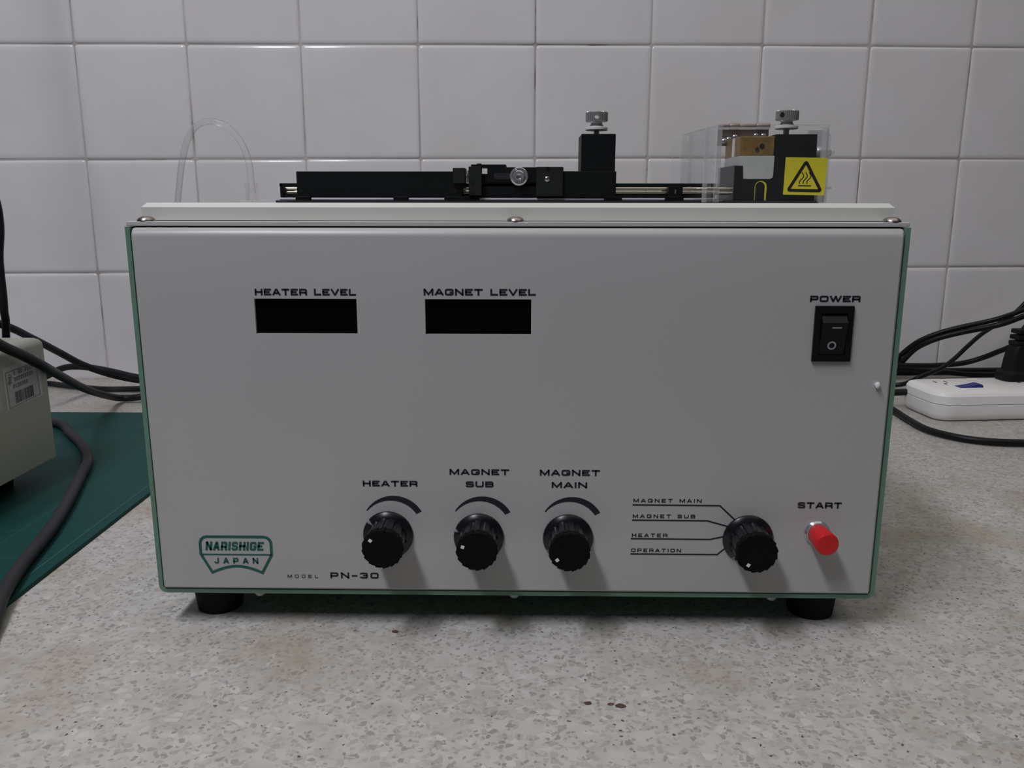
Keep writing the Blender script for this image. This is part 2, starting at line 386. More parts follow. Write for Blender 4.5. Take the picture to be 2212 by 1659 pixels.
def tile_mesh(c):
    """c: 4 corners (u,v) anticlockwise; pillowed tile, rounded edges and corners"""
    g = 0.00075; bm = bm_new()
    prof = [(0.0, 0.0022), (0.0003, 0.0017), (0.0009, 0.0011), (0.0020, 0.00055), (0.0040, 0.00018), (0.0075, 0.0)]
    cu = sum(p[0] for p in c) / 4; cv = sum(p[1] for p in c) / 4
    rings = []
    for ins, dep in prof:
        ring = []
        for k in range(4):
            p = Vector(c[k]); a = (Vector(c[k - 1]) - p).normalized(); b_ = (Vector(c[(k + 1) % 4]) - p).normalized()
            q = p + (a + b_) * (g + ins); r = max(0.0012, 0.0035 - ins * 0.2)
            for s in (0, 1, 2):
                th = s / 2
                w1 = (1 - th) ** 2; w3 = th ** 2
                pt = q + a * r * w1 + b_ * r * w3
                ring.append(bm.verts.new((pt.x, dep, pt.y)))
        rings.append(ring)
    for A, B in zip(rings, rings[1:]):
        for i in range(12): bm.faces.new((A[i], A[(i + 1) % 12], B[(i + 1) % 12], B[i]))
    bm.faces.new(rings[-1])
    return fin(bm, 'tile', smooth=False, auto=0.9)
for k in range(6):
    for i in range(16):
        u0, u1 = ucols[i], ucols[i + 1]
        v = [vrow(k, u0), vrow(k, u1), vrow(k + 1, u1), vrow(k + 1, u0)]
        j = lambda: random.uniform(-0.0004, 0.0004)
        cu, cv = (u0 + u1) / 2, (v[0] + v[2]) / 2
        me = tile_mesh([(u0 - cu + j(), v[0] - cv + j()), (u1 - cu + j(), v[1] - cv + j()), (u1 - cu + j(), v[2] - cv + j()), (u0 - cu + j(), v[3] - cv + j())])
        o = bpy.data.objects.new('tile', me); me.materials.append(M['tile']); COL.objects.link(o); o.parent = wall
        o.location = (cu, random.uniform(-0.0004, 0.0003), cv)
        o.rotation_euler = (random.uniform(-.004, .004), 0, random.uniform(-.004, .004))
# vary glaze per tile through object-space offset
for mt_ in (M['tile'],):
    nt = mt_.node_tree; oi = nt.nodes.new('ShaderNodeObjectInfo'); va = nt.nodes.new('ShaderNodeVectorMath'); va.operation = 'ADD'
    tcn = [n for n in nt.nodes if n.type == 'TEX_COORD'][0]
    mul = nt.nodes.new('ShaderNodeMath'); mul.operation = 'MULTIPLY'; mul.inputs[1].default_value = 37.0
    links = [l for l in nt.links if l.from_node == tcn]
    nt.links.new(oi.outputs['Random'], mul.inputs[0])
    dst = [l.to_socket for l in links]
    for l in links: nt.links.remove(l)
    nt.links.new(tcn.outputs['Object'], va.inputs[0]); nt.links.new(mul.outputs[0], va.inputs[1])
    for d in dst: nt.links.new(va.outputs[0], d)

bm = bm_new()
pts = [(-1.55, -0.36), (1.55, -0.36), (1.55, WD + 1.55 * math.tan(WY) + 0.003), (-1.55, WD - 1.55 * math.tan(WY) + 0.003)]
prism(bm, pts, 'z', -0.045, 0.0)
es = [e for e in bm.edges if all(abs(v.co.y + 0.36) < 1e-5 for v in e.verts) and abs(e.verts[0].co.z - e.verts[1].co.z) < 1e-6]
bmesh.ops.bevel(bm, geom=es, offset=0.006, segments=3, affect='EDGES', profile=0.5)
put('worktop', fin(bm, 'worktop', auto=0.6), M['terrazzo'], label='pale speckled terrazzo worktop under all the equipment, running back to the tiled wall', cat='worktop')
bm = bm_new(); box(bm, -2.2, 2.2, -2.2, 0.95, -0.95, -0.90)
put('floor', fin(bm, 'floor'), M['floor'], kind='structure', label='grey floor below the worktop')
bm = bm_new(); box(bm, -1.5, 1.5, -0.30, 0.60, -0.899, -0.0455)
box(bm, -0.752, -0.748, -0.302, -0.299, -0.85, -0.09); box(bm, 0.248, 0.252, -0.302, -0.299, -0.85, -0.09)
put('base_cabinet', fin(bm, 'base_cabinet'), M['lid'], label='plain grey cabinet carrying the terrazzo worktop', cat='cabinet')

# ================================================================== PULLER (the machine)
mc = bpy.data.objects.new('micropipette_puller', None); COL.objects.link(mc); mc.location = (0, 0.1, 0); WPOS[mc.name] = Vector((0, 0.1, 0))
mc['label'] = 'large grey laboratory instrument with green case, black knobs and a slide rail on top'; mc['category'] = 'instrument'
def part(name, bm, mt, parent=mc, label=None, auto=0.6, kind=None):
    """mesh given in world coordinates"""
    me = fin(bm, name, auto=auto)
    ori = WPOS[parent.name] if parent else Vector((0, 0, 0))
    for v in me.vertices: v.co -= ori
    return put(name, me, mt, parent, at=ori, label=label, kind=kind)

# case: U-shaped green wrapper with rounded lower corners
def ushape(xo, zb, zt, r, n=6):
    p = [(-xo, zt)]
    p += [(-xo + r - r * math.cos(a), zb + r - r * math.sin(a)) for a in [PI / 2 * k / n for k in range(n + 1)]]
    p += [(xo - r + r * math.sin(a), zb + r - r * math.cos(a)) for a in [PI / 2 * k / n for k in range(n + 1)]]
    p += [(xo, zt)]; return p
outer = ushape(0.2077, 0.0205, 0.2311, 0.0045); inner = ushape(0.2052, 0.0230, 0.2311, 0.0022)
bm = bm_new()
prism(bm, outer + inner[::-1], 'y', 0.0015, 0.2)
box(bm, -0.2052, 0.2052, 0.197, 0.2, 0.0230, 0.2311)
part('case', bm, M['green'], label='green painted metal case wrapped round sides and bottom')
bm = bm_new(); box(bm, -0.205, 0.205, 0.0055, 0.0075, 0.0232, 0.2310); part('gap_backing', bm, M['gap'], label='dark sheet painted as shade in the gap behind the front panel')  # near-black sheet stands in for the shade round the panel
# front panel with two display cut-outs
PX0, PX1, PZ0, PZ1 = -0.2044, 0.2044, 0.0238, 0.2306
holes = [(-0.1404, -0.0851, 0.1741, 0.1930), (-0.0482, 0.0089, 0.1742, 0.1932)]
bm = bm_new()
xs = [PX0, holes[0][0], holes[0][1], holes[1][0], holes[1][1], PX1]; zs = [PZ0, 0.1741, 0.1931, PZ1]
R = 0.0048
def gridface(x0, x1, z0, z1): 
    vs = [bm.verts.new(p) for p in ((x0, 0, z0), (x1, 0, z0), (x1, 0, z1), (x0, 0, z1))]; bm.faces.new(vs)
topz = PZ1 - R; xa, xb = PX0 + 0.0012, PX1 - 0.0012; za = PZ0 + 0.0012
xs2 = [xa, holes[0][0], holes[0][1], holes[1][0], holes[1][1], xb]; zs2 = [za, 0.1741, 0.1931, topz]
for i in range(5):
    for k in range(3):
        if k == 1 and i in (1, 3): continue
        gridface(xs2[i], xs2[i + 1], zs2[k], zs2[k + 1])
# rolled top edge
n = 8
prev = (0.0, topz)
for s in range(1, n + 1):
    a = PI / 2 * s / n; cur = (R - R * math.cos(a), topz + R * math.sin(a))
    for i in range(5):
        bm.faces.new([bm.verts.new(p) for p in ((xs2[i], prev[0], prev[1]), (xs2[i + 1], prev[0], prev[1]), (xs2[i + 1], cur[0], cur[1]), (xs2[i], cur[0], cur[1]))])
    for sx, x_in, x_out in ((-1, xa, PX0), (1, xb, PX1)):
        bm.faces.new([bm.verts.new(p) for p in ((x_in, prev[0], prev[1]), (x_out, min(prev[0] + 0.0012, R), min(prev[1], PZ1 - .0003)), (x_out, min(cur[0] + 0.0012, R), min(cur[1], PZ1 - .0003)), (x_in, cur[0], cur[1]))])
    prev = cur
for x_in, x_out in ((xa, PX0), (xb, PX1)):
    for z0, z1 in zip(zs2, zs2[1:]):
        bm.faces.new([bm.verts.new(p) for p in ((x_in, 0, z0), (x_out, 0.0012, z0), (x_out, 0.0012, z1), (x_in, 0, z1))])
        bm.faces.new([bm.verts.new(p) for p in ((x_out, 0.0012, z0), (x_out, 0.0040, z0), (x_out, 0.0040, z1), (x_out, 0.0012, z1))])
bm.faces.new([bm.verts.new(p) for p in ((xa, 0, za), (xb, 0, za), (PX1, 0.0012, PZ0), (PX0, 0.0012, PZ0))])
bm.faces.new([bm.verts.new(p) for p in ((PX0, 0.0012, PZ0), (PX1, 0.0012, PZ0), (PX1, 0.004, PZ0), (PX0, 0.004, PZ0))])
for x0, x1, z0, z1 in holes:
    z0, z1 = 0.1741, 0.1931
    for q in (((x0, z0), (x1, z0)), ((x1, z0), (x1, z1)), ((x1, z1), (x0, z1)), ((x0, z1), (x0, z0))):
        (a0, b0), (a1, b1) = q
        bm.faces.new([bm.verts.new(p) for p in ((a0, 0, b0), (a1, 0, b1), (a1, 0.0022, b1), (a0, 0.0022, b0))])
bmesh.ops.remove_doubles(bm, verts=bm.verts, dist=1e-6)
panel = part('front_panel', bm, M['panel'], label='light grey front panel with black lettering')
for x0, x1, z0, z1 in holes:
    bm = bm_new(); box(bm, x0 - .0005, x1 + .0005, 0.0018, 0.0035, 0.1736, 0.1936)
    part('display_window', bm, M['display'], panel, label='black unlit display window')
INK = -0.00012
def word(s, x0, x1, z0, h, t, track=0.45, shear=0, mt='ink', **k):
    bm = text(bm_new(), s, x0, x1, z0, h, t, track, INK, shear, **k)
    part('printed_word', bm, M[mt], panel, auto=None)
def pline(pts, w, mt='ink', closed=False, name='printed_line'):
    part(name, ribbon(bm_new(), pts, w, INK, closed), M[mt], panel, auto=None)
word('HEATER LEVEL', -0.1398, -0.0852, 0.1949, 0.0036, 0.00098, 0.20, space=0.75)
word('MAGNET LEVEL', -0.0488, 0.0113, 0.1951, 0.0036, 0.00098, 0.20, space=0.75)
word('POWER', 0.1573, 0.1840, 0.1922, 0.0034, 0.00098, 0.18)
word('HEATER', -0.0855, -0.0546, 0.0872, 0.0035, 0.00098, 0.24)
word('MAGNET', -0.0364, -0.0029, 0.0943, 0.0035, 0.00098, 0.24)
word('SUB', -0.0274, -0.0117, 0.0871, 0.0035, 0.00098, 0.22)
word('MAGNET', 0.0143, 0.0479, 0.0942, 0.0035, 0.00098, 0.24)
word('MAIN', 0.0210, 0.0409, 0.0870, 0.0035, 0.00098, 0.24)
word('START', 0.1592, 0.1838, 0.0760, 0.0036, 0.00098, 0.24)
word('MAGNET MAIN', 0.0671, 0.1054, 0.0788, 0.0022, 0.00050, 0.55, space=0.7)
word('MAGNET SUB', 0.0670, 0.1022, 0.0695, 0.0022, 0.00050, 0.55, space=0.7)
word('HEATER', 0.0669, 0.0870, 0.0580, 0.0022, 0.00050, 0.55)
word('OPERATION', 0.0667, 0.0951, 0.0489, 0.0022, 0.00050, 0.55)
word('MODEL', -0.1313, -0.1135, 0.0312, 0.0020, 0.00036, 1.0)
word('PN-30', -0.1064, -0.0784, 0.0311, 0.0037, 0.00098, 0.40)
pline([(0.0667, 0.0773), (0.1157, 0.0772), (0.1250, 0.0684)], 0.00085)
pline([(0.0667, 0.0682), (0.1092, 0.0681), (0.1215, 0.0646)], 0.00085)
pline([(0.0664, 0.0570), (0.1111, 0.0569), (0.1200, 0.0589)], 0.00085)
pline([(0.0664, 0.0477), (0.1157, 0.0477), (0.1215, 0.0530)], 0.00085)
# swelling arcs above the three level knobs
def circ(p, q, r):
    (ax, ay), (bx, by), (cx_, cy_) = p, q, r
    d = 2 * (ax * (by - cy_) + bx * (cy_ - ay) + cx_ * (ay - by))
    ux = ((ax * ax + ay * ay) * (by - cy_) + (bx * bx + by * by) * (cy_ - ay) + (cx_ * cx_ + cy_ * cy_) * (ay - by)) / d
    uy = ((ax * ax + ay * ay) * (cx_ - bx) + (bx * bx + by * by) * (ax - cx_) + (cx_ * cx_ + cy_ * cy_) * (bx - ax)) / d
    return ux, uy, math.hypot(ax - ux, ay - uy)
def arcpts(p, q, r, n=20):
    x, y, rad = circ(p, q, r); a0 = math.atan2(p[1] - y, p[0] - x); a1 = math.atan2(r[1] - y, r[0] - x)
    return [(x + rad * math.cos(a0 + (a1 - a0) * k / n), y + rad * math.sin(a0 + (a1 - a0) * k / n)) for k in range(n + 1)]
AO = arcpts((-0.0840, 0.0730), (-0.0691, 0.0817), (-0.0526, 0.0725)); AI = arcpts((-0.0835, 0.0726), (-0.0697, 0.0789), (-0.0556, 0.0709))
for dx in (0, 0.0504, 0.1012):
    bm = bm_new(); o1 = [bm.verts.new((x + dx, INK, z)) for x, z in AO]; i1 = [bm.verts.new((x + dx, INK, z)) for x, z in AI]
    for k in range(20): bm.faces.new((o1[k], o1[k + 1], i1[k + 1], i1[k]))
    part('level_arc', bm, M['ink'], panel, auto=None)
# maker's emblem
def mir(pts): return pts
em = [(-0.1808, 0.0455), (-0.1808, 0.0525), (-0.1800, 0.0545), (-0.1785, 0.0558), (-0.1765, 0.0562), (-0.1440, 0.0562), (-0.1420, 0.0558), (-0.1405, 0.0545), (-0.1398, 0.0525), (-0.1398, 0.0452), (-0.1457, 0.0342)]
arc = [(-0.1457 - 0.0292 * k / 10, 0.0342 + 0.0040 * math.sin(PI * k / 10)) for k in range(1, 10)]
em += arc + [(-0.1749, 0.0342)]
pline(em, 0.0016, 'greenink', True, name='emblem_outline')
pline([(-0.1800, 0.0453), (-0.1400, 0.0453)], 0.0009, 'greenink', name='emblem_line')
word('NARISHIGE', -0.1780, -0.1445, 0.0478, 0.0054, 0.00132, 0.25, shear=0.14, mt='greenink')
word('JAPAN', -0.1733, -0.1478, 0.0397, 0.0036, 0.00092, 1.1, mt='greenink')

# lid plate, tray, screws
bm = bm_new(); box(bm, -0.2082, 0.2082, 0.0044, 0.2005, 0.2314, 0.2338, 0.0003)
part('lid', bm, M['lid'], label='thin grey lid plate with overhanging edge')
bm = bm_new(); box(bm, -0.2040, 0.2040, 0.0150, 0.19, 0.2342, 0.2436)
es = [e for e in bm.edges if all(v.co.z > 0.243 for v in e.verts)]
bmesh.ops.bevel(bm, geom=es, offset=0.0024, segments=1, affect='EDGES')
part('tray', bm, M['tray'], auto=0.2, label='raised warm grey tray with chamfered rim')
bm = bm_new(); box(bm, -0.2030, 0.2030, 0.0158, 0.189, 0.2336, 0.2344); part('tray_gasket', bm, M['gap'])
bm = bm_new(); lathe(bm, [(0.0049, 0), (0.0048, 0.0006), (0.0042, 0.0015), (0.0030, 0.0023), (0.0016, 0.0027)], n=24)
sm = fin(bm, 'screw', auto=0.9); sm.materials.append(M['rivet'])
for x in (-0.1992, 0.0002, 0.2005): put('screw', sm, None, mc, at=(x, 0.0092, 0.2338))
bm = bm_new(); lathe(bm, [(0.0034, 0), (0.0033, -0.0012), (0.0024, -0.0026), (0.0008, -0.0030)], n=20)
sm2 = fin(bm, 'underside_screw', auto=0.9); sm2.materials.append(M['steel'])
for x in (-0.1497, 0.0, 0.1497): put('underside_screw', sm2, None, mc, at=(x, 0.0055, 0.0205))
bm = bm_new(); lathe(bm, [(0.0128, 0.0), (0.0133, 0.0008), (0.0156, 0.0205)], n=36)
fm = fin(bm, 'foot', auto=0.6); fm.materials.append(M['rubber'])
for x, y in ((-0.1822, 0.027), (0.1805, 0.027), (-0.1822, 0.172), (0.1805, 0.172)): put('foot', fm, None, mc, at=(x, y, 0))

# knobs (axis along -y)
def skirt_mesh():
    bm = bm_new(); n = 60; gap = math.radians(5.0)
    prof = [(0.0095, -0.0002), (0.01425, -0.0002), (0.01430, -0.0010), (0.0138, -0.0017), (0.0126, -0.0022), (0.0118, -0.0030), (0.0095, -0.0034)]
    rings = []
    for i in range(n + 1):
        a = gap + (2 * PI - 2 * gap) * i / n
        rings.append([bm.verts.new((r * math.cos(a), h, r * math.sin(a))) for r, h in prof])
    for A, B in zip(rings, rings[1:]):
        for k in range(len(prof)): bm.faces.new((A[k], A[(k + 1) % len(prof)], B[(k + 1) % len(prof)], B[k]))
    bm.faces.new(rings[0]); bm.faces.new(rings[-1][::-1])
    me = fin(bm, 'skirt', auto=0.7); me.materials.append(M['knob']); return me
def grip_mesh():
    bm = bm_new()
    def mod(a, h):
        p = (a * 12 / (2 * PI)) % 1
        return 0.935 if p < 0.26 else 1.0
    def flat(a, h): return 1.0
    lathe(bm, [(0.0112, -0.0010), (0.0112, -0.0036), (0.0108, -0.0142), (0.0100, -0.0148)], 'y', n=96, mod=mod)
    me = fin(bm, 'grip', auto=0.5); me.materials.append(M['knob']); return me
def cap_mesh():
    bm = bm_new()
    def mod(a, h):
        p = (a * 17 / (2 * PI)) % 1
        return 1.0 - 0.065 * p
    lathe(bm, [(0.0100, -0.0143), (0.0116, -0.0146), (0.0117, -0.0176), (0.0111, -0.0181)], 'y', n=136, mod=mod)
    me = fin(bm, 'cap', auto=0.5); me.materials.append(M['knobcap']); return me
def marker_mesh():
    bm = bm_new(); box(bm, 0.0072, 0.0091, -0.01835, -0.0178, -0.00085, 0.00085); 
    me = fin(bm, 'marker'); me.materials.append(M['white']); return me
sk, gr, cp, mk = skirt_mesh(), grip_mesh(), cap_mesh(), marker_mesh()
for me in (gr, cp, mk):
    for v in me.vertices: v.co.y *= 1.13
for x, z, ang, lb in ((-0.0720, 0.0582, 143, 'black fluted knob of the heater, pointer up left'), (-0.0202, 0.0573, 162, 'black fluted knob for the magnet sub level, pointer left'),
                      (0.0306, 0.0572, 214, 'black fluted knob for the magnet main level, pointer low left'), (0.1325, 0.0574, 237, 'black fluted mode selector knob at the end of the four lines')):
    e = put('knob', sk, None, mc, at=(x, 0, z), rot=(0, -math.radians(ang), 0), label=lb)
    for nm, me in (('grip', gr), ('cap', cp), ('marker', mk)):
        c = bpy.data.objects.new(nm, me); COL.objects.link(c); c.parent = e
        if nm == 'marker': c['label'] = 'white square pointer mark'

# start button
bm = bm_new(); lathe(bm, [(0.0070, -0.0001), (0.0071, -0.0012), (0.0062, -0.0020), (0.0060, -0.0028), (0.0054, -0.0030)], 'y', c=(0.1710, 0, 0.0617), n=32)
bt = part('button_collar', bm, M['chrome'], label='chrome ring round the red button')
bm = bm_new(); lathe(bm, [(0.0056, -0.0028), (0.0060, -0.0040), (0.0064, -0.0168), (0.0062, -0.0176), (0.0055, -0.0181)], 'y', c=(0.1710, 0, 0.0617), n=40)
part('start_button', bm, M['red'], label='round red push button')
# rocker switch
bm = bm_new(); X0, X1, Z0, Z1 = 0.1603, 0.1808, 0.1602, 0.1902
o_ = [(X0, Z0), (X1, Z0), (X1, Z1), (X0, Z1)]; i_ = [(X0 + .0032, Z0 + .0032), (X1 - .0032, Z0 + .0032), (X1 - .0032, Z1 - .0038), (X0 + .0032, Z1 - .0038)]
vo_ = [bm.verts.new((a, -0.0019, b)) for a, b in o_]; vb = [bm.verts.new((a, 0.0, b)) for a, b in o_]
vi = [bm.verts.new((a, -0.0019, b)) for a, b in i_]; vd = [bm.verts.new((a, 0.0, b)) for a, b in i_]
for k in range(4):
    j = (k + 1) % 4
    bm.faces.new((vo_[k], vo_[j], vi[j], vi[k])); bm.faces.new((vb[k], vb[j], vo_[j], vo_[k])); bm.faces.new((vi[k], vi[j], vd[j], vd[k]))
bm.faces.new(vd)
es = [e for e in bm.edges if all(v in vo_ for v in e.verts)]
bmesh.ops.bevel(bm, geom=es, offset=0.0004, segments=2, affect='EDGES')
sw = part('power_switch', bm, M['switch'], label='black rocker switch under the word power')
bm = bm_new()
pr = [(-0.0002, 0.1862), (-0.0040, 0.1815), (-0.0006, 0.1636), (0.0, 0.1636), (0.0, 0.1862)]
prism(bm, [(y, z) for y, z in pr], 'x', X0 + .0036, X1 - .0036)
part('rocker', bm, M['switchrock'], sw, label='black rocker tilted out at its upper half')
bm = bm_new()
def on_face(x, z, off=0.00015):   # sloping face of the rocker
    t = (0.1815 - z) / (0.1815 - 0.1636); return (x, -0.0040 + 0.0034 * t - off, z)
vs = [bm.verts.new(on_face(x, z)) for x, z in ((0.1691, 0.1792), (0.1741, 0.1792), (0.1741, 0.1785), (0.1691, 0.1785))]; bm.faces.new(vs)
ro = [(0.1702 + .00235 * math.cos(a), 0.1690 + .00235 * math.sin(a)) for a in [2 * PI * k / 24 for k in range(24)]]
ri = [(0.1702 + .0015 * math.cos(a), 0.1690 + .0015 * math.sin(a)) for a in [2 * PI * k / 24 for k in range(24)]]
A = [bm.verts.new(on_face(*p)) for p in ro]; B = [bm.verts.new(on_face(*p)) for p in ri]
for k in range(24): bm.faces.new((A[k], A[(k + 1) % 24], B[(k + 1) % 24], B[k]))
part('switch_symbol', bm, M['print'], sw, auto=None, label='pale on bar and off ring printed on the rocker')
# white lump stuck on the panel
bm = bm_new(); bmesh.ops.create_icosphere(bm, subdivisions=2, radius=0.0016)
for v in bm.verts: v.co *= 1 + random.uniform(-.15, .15); v.co = Vector((v.co.x * 1.0 + 0.1970, v.co.y * 0.9 - 0.0010, v.co.z * 1.25 + 0.1472))
part('plastic_stud', bm, M['fluff'], label='small rough white stud low on the right of the panel')

# ---- slide rail assembly on the tray (front faces at y = 0.09)
Y0 = 0.090
def blk(name, x0, x1, y0, y1, z0, z1, mt='blackmetal', parent=mc, bev=0.0003, label=None):
    bm = bm_new(); box(bm, x0, x1, y0, y1, z0, z1, bev); return part(name, bm, M[mt], parent, label)
bp_ = blk('base_sheet', -0.1500, 0.1860, 0.083, 0.135, 0.2436, 0.2450, 'gap', bev=0, label='dark purple base sheet under the rail')
blk('base_plate', -0.1495, 0.1250, 0.0895, 0.130, 0.2451, 0.2466, 'alu', label='pale aluminium strip under the rail')
for x0, x1 in ((-0.1392, -0.1295), (-0.0775, -0.0680), (-0.0455, -0.0235), (0.0545, 0.0655), (0.0925, 0.1040)):
    blk('rail_support', x0, x1, 0.0885, 0.1305, 0.24505, 0.2475)
fr = blk('rail_frame', -0.1490, 0.1240, Y0 + .002, Y0 + 0.028, 0.2466, 0.2486, label='black open frame carrying two guide rods')
blk('top_bar', -0.1496, 0.1240, Y0 + .001, Y0 + 0.0035, 0.2535, 0.2556, parent=fr); blk('top_bar', -0.1496, 0.1240, Y0 + 0.0265, Y0 + 0.029, 0.2535, 0.2556, parent=fr)
blk('end_plate', -0.1494, -0.1474, Y0 + .001, Y0 + 0.028, 0.2466, 0.2552, parent=fr)
for z_, r_ in ((0.2523, 0.00095), (0.2497, 0.0011)):
    bm = bm_new(); lathe(bm, [(r_, -0.1475), (r_, 0.1352)], 'x', c=(0, Y0 + 0.006, z_), n=16)
    part('guide_rod', bm, M['rod'], fr, label='pale polished guide rod')
lb = blk('left_housing', -0.1384, -0.0340, Y0, Y0 + 0.030, 0.2473, 0.2628, label='long low black housing block')
def hole(x, z, r=0.0011, parent=None, y=Y0):
    bm = bm_new(); lathe(bm, [(r, -0.0001), (r * 1.0, -0.0004), (r * .55, -0.0004), (r * .5, -0.0001)], 'y', c=(x, y, z), n=16, cap1=True, cap0=False)
    part('set_screw', bm, M['charcoal'], parent)
hole(-0.1357, 0.2507, parent=lb); hole(-0.0385, 0.2507, parent=lb)
blk('stop_block', -0.0398, -0.0322, Y0 - 0.0035, Y0 + 0.012, 0.2555, 0.2648, 'charcoal', label='small charcoal stop block')
bm = bm_new(); lathe(bm, [(0.0008, -0.0325), (0.0008, -0.0295)], 'x', c=(0, Y0 + 0.004, 0.2600), n=12); part('pin', bm, M['chrome'])
blk('pin_plate', -0.0314, -0.0304, Y0 + 0.002, Y0 + 0.006, 0.2560, 0.2638, 'alu')
cl = blk('clamp_plate', -0.0299, -0.0219, Y0 - 0.004, Y0 + 0.004, 0.2480, 0.2656, 'charcoal', label='upright charcoal clamp plate with two screws')
hole(-0.0279, 0.2565, 0.0013, cl, Y0 - .004); hole(-0.0279, 0.2502, 0.0013, cl, Y0 - .004)
blk('top_tab', -0.0287, -0.0068, Y0 + 0.0, Y0 + 0.018, 0.2652, 0.2670, parent=cl); blk('tab_nub', -0.0252, -0.0222, Y0 + 0.001, Y0 + 0.006, 0.2668, 0.2676, parent=cl)
cr = blk('carriage', -0.0219, 0.0620, Y0 + 0.002, Y0 + 0.030, 0.2475, 0.2614, label='black sliding carriage')
blk('carriage_body', -0.0219, 0.0290, Y0 + .001, Y0 + 0.02, 0.2475, 0.2612, parent=cr)
blk('upper_bar', -0.0185, 0.0290, Y0, Y0 + 0.018, 0.2560, 0.2653, parent=cr)
bm = bm_new(); box(bm, -0.0142, -0.0040, Y0 - 0.0004, Y0 + 0.001, 0.2580, 0.2618, 0.0010, 3, lambda e: abs(e.verts[0].co.y - e.verts[1].co.y) > 1e-4)
part('adjusting_slot', bm, M['gap'], cr, label='dark oblong adjusting slot')
bm = bm_new(); lathe(bm, [(0.0056, -0.0001), (0.0057, -0.0008), (0.0054, -0.0012), (0.0046, -0.0014), (0.0044, -0.0010), (0.0037, -0.0010), (0.0036, -0.0030), (0.0031, -0.0036), (0.0018, -0.0036), (0.0014, -0.0022), (0.0004, -0.0020)], 'y', c=(0.0013, Y0 - 0.0002, 0.2597), n=40)
part('lock_screw', bm, M['chrome'], label='round polished lock screw with washer')
rb_ = blk('right_bracket', 0.0120, 0.0287, Y0 - 0.003, Y0 + 0.02, 0.2475, 0.2654, 'charcoal', label='upright charcoal bracket')
bm = bm_new(); lathe(bm, [(0.0016, 0), (0.0016, -0.0005), (0.0010, -0.0009)], 'y', c=(0.0188, Y0 - 0.003, 0.2580), n=16); part('bracket_screw', bm, M['rivet'], rb_)
bm = bm_new(); lathe(bm, [(0.0012, 0), (0.0012, -0.0004)], 'y', c=(0.0192, Y0 - 0.003, 0.2642), n=16); part('bracket_screw', bm, M['blackmetal'], rb_)
blk('right_housing', 0.0287, 0.0618, Y0 - 0.001, Y0 + 0.030, 0.2468, 0.2629, label='black housing block below the post')
hole(0.0592, 0.2511, 0.0011, mc, Y0 - .001)
po = blk('post', 0.0398, 0.0610, Y0, Y0 + 0.030, 0.2625, 0.2853, label='square black post under the thumb screw')
blk('rail_joint', 0.0945, 0.1035, Y0 - 0.0005, Y0 + 0.026, 0.2452, 0.2556, label='black joint block across the rods')
bm = bm_new(); box(bm, 0.0985, 0.0992, Y0 - 0.0008, Y0, 0.2493, 0.2518); part('joint_mark', bm, M['rod'])

def thumb(x, y, zb, ang, lbl, st=0.0):
    """knurled thumb screw with nylon washer; zb = top of the post"""
    bm = bm_new(); lathe(bm, [(0.0018, zb - 0.0005), (0.0018, zb + 0.0035 + st)], c=(x, y, 0), n=20); st_ = part('thumb_screw', bm, M['rivet'], label=lbl)
    zb += st
    bm = bm_new(); lathe(bm, [(0.0066, zb + .0020), (0.0071, zb + .0024), (0.0071, zb + .0037), (0.0066, zb + .0041)], c=(x, y, 0), n=36)
    part('nylon_washer', bm, M['nylon'], st_, label='white nylon washer')
    bm = bm_new(); lathe(bm, [(0.0044, zb + .0041), (0.0047, zb + .0047), (0.0038, zb + .0056), (0.0036, zb + .0064), (0.0046, zb + .0074)], c=(x, y, 0), n=30)
    part('neck', bm, M['chrome'], st_)
    bm = bm_new(); n = 144
    def mod(a, h): return 1.0 if (a * 36 / (2 * PI)) % 1 < 0.5 else 0.955
    lathe(bm, [(0.0064, zb + .0073), (0.0070, zb + .0077), (0.0070, zb + .0128), (0.0065, zb + .0134)], c=(x, y, 0), n=n, mod=mod)
    hd = part('knurled_head', bm, M['steel'], st_, label='knurled steel head with a cross hole', auto=0.3)
    # cross hole cut with a boolean
    cb = bm_new(); lathe(cb, [(0.00165, -0.012), (0.00165, 0.012)], 'x', n=20); me = fin(cb, 'cross_bore')
    cu = bpy.data.objects.new('cutter', me); COL.objects.link(cu); cu.location = (x, y, zb + 0.0102); cu.rotation_euler = (0, 0, ang)
    md = hd.modifiers.new('bore', 'BOOLEAN'); md.object = cu; md.solver = 'EXACT'
    bpy.context.view_layer.update()
    nm = bpy.data.meshes.new_from_object(hd.evaluated_get(bpy.context.evaluated_depsgraph_get()))
    hd.modifiers.clear(); hd.data = nm
    bpy.data.objects.remove(cu)
thumb(0.0499, Y0 + 0.012, 0.2853,  PI / 2 - 0.05, 'knurled thumb screw on the left post', 0.0008)
thumb(0.1700, Y0 + 0.016, 0.2850, PI / 2 - 0.75, 'knurled thumb screw on the post inside the clear cover', 0.0022)

# ---- heater block
hb = bm_new()
prism(hb, [(0.1353, 0.2450), (0.1855, 0.2450), (0.1845, 0.2850), (0.1595, 0.2850), (0.1595, 0.2580), (0.1405, 0.2580), (0.1400, 0.2662), (0.1353, 0.2662)], 'y', Y0, Y0 + 0.030)
hb = part('heater_mount', hb, M['blackmetal'], label='black step-shaped mount with tall post')
bm = bm_new(); box(bm, 0.1349, 0.1354, Y0 + .0005, Y0 + 0.045, 0.2452, 0.2664); part('lit_side_face', bm, M['sheen'], hb, label='lit grey side of the black mount, painted on a thin plate')  # left side of the mount, lamp light put into its colour
blk('brass_block', 0.1378, 0.1590, Y0 + 0.001, Y0 + 0.015, 0.2722, 0.2838, 'brass', label='brass jaw block with a small hole')
blk('brass_block', 0.1378, 0.1590, Y0 + 0.022, Y0 + 0.040, 0.2722, 0.2838, 'brass')
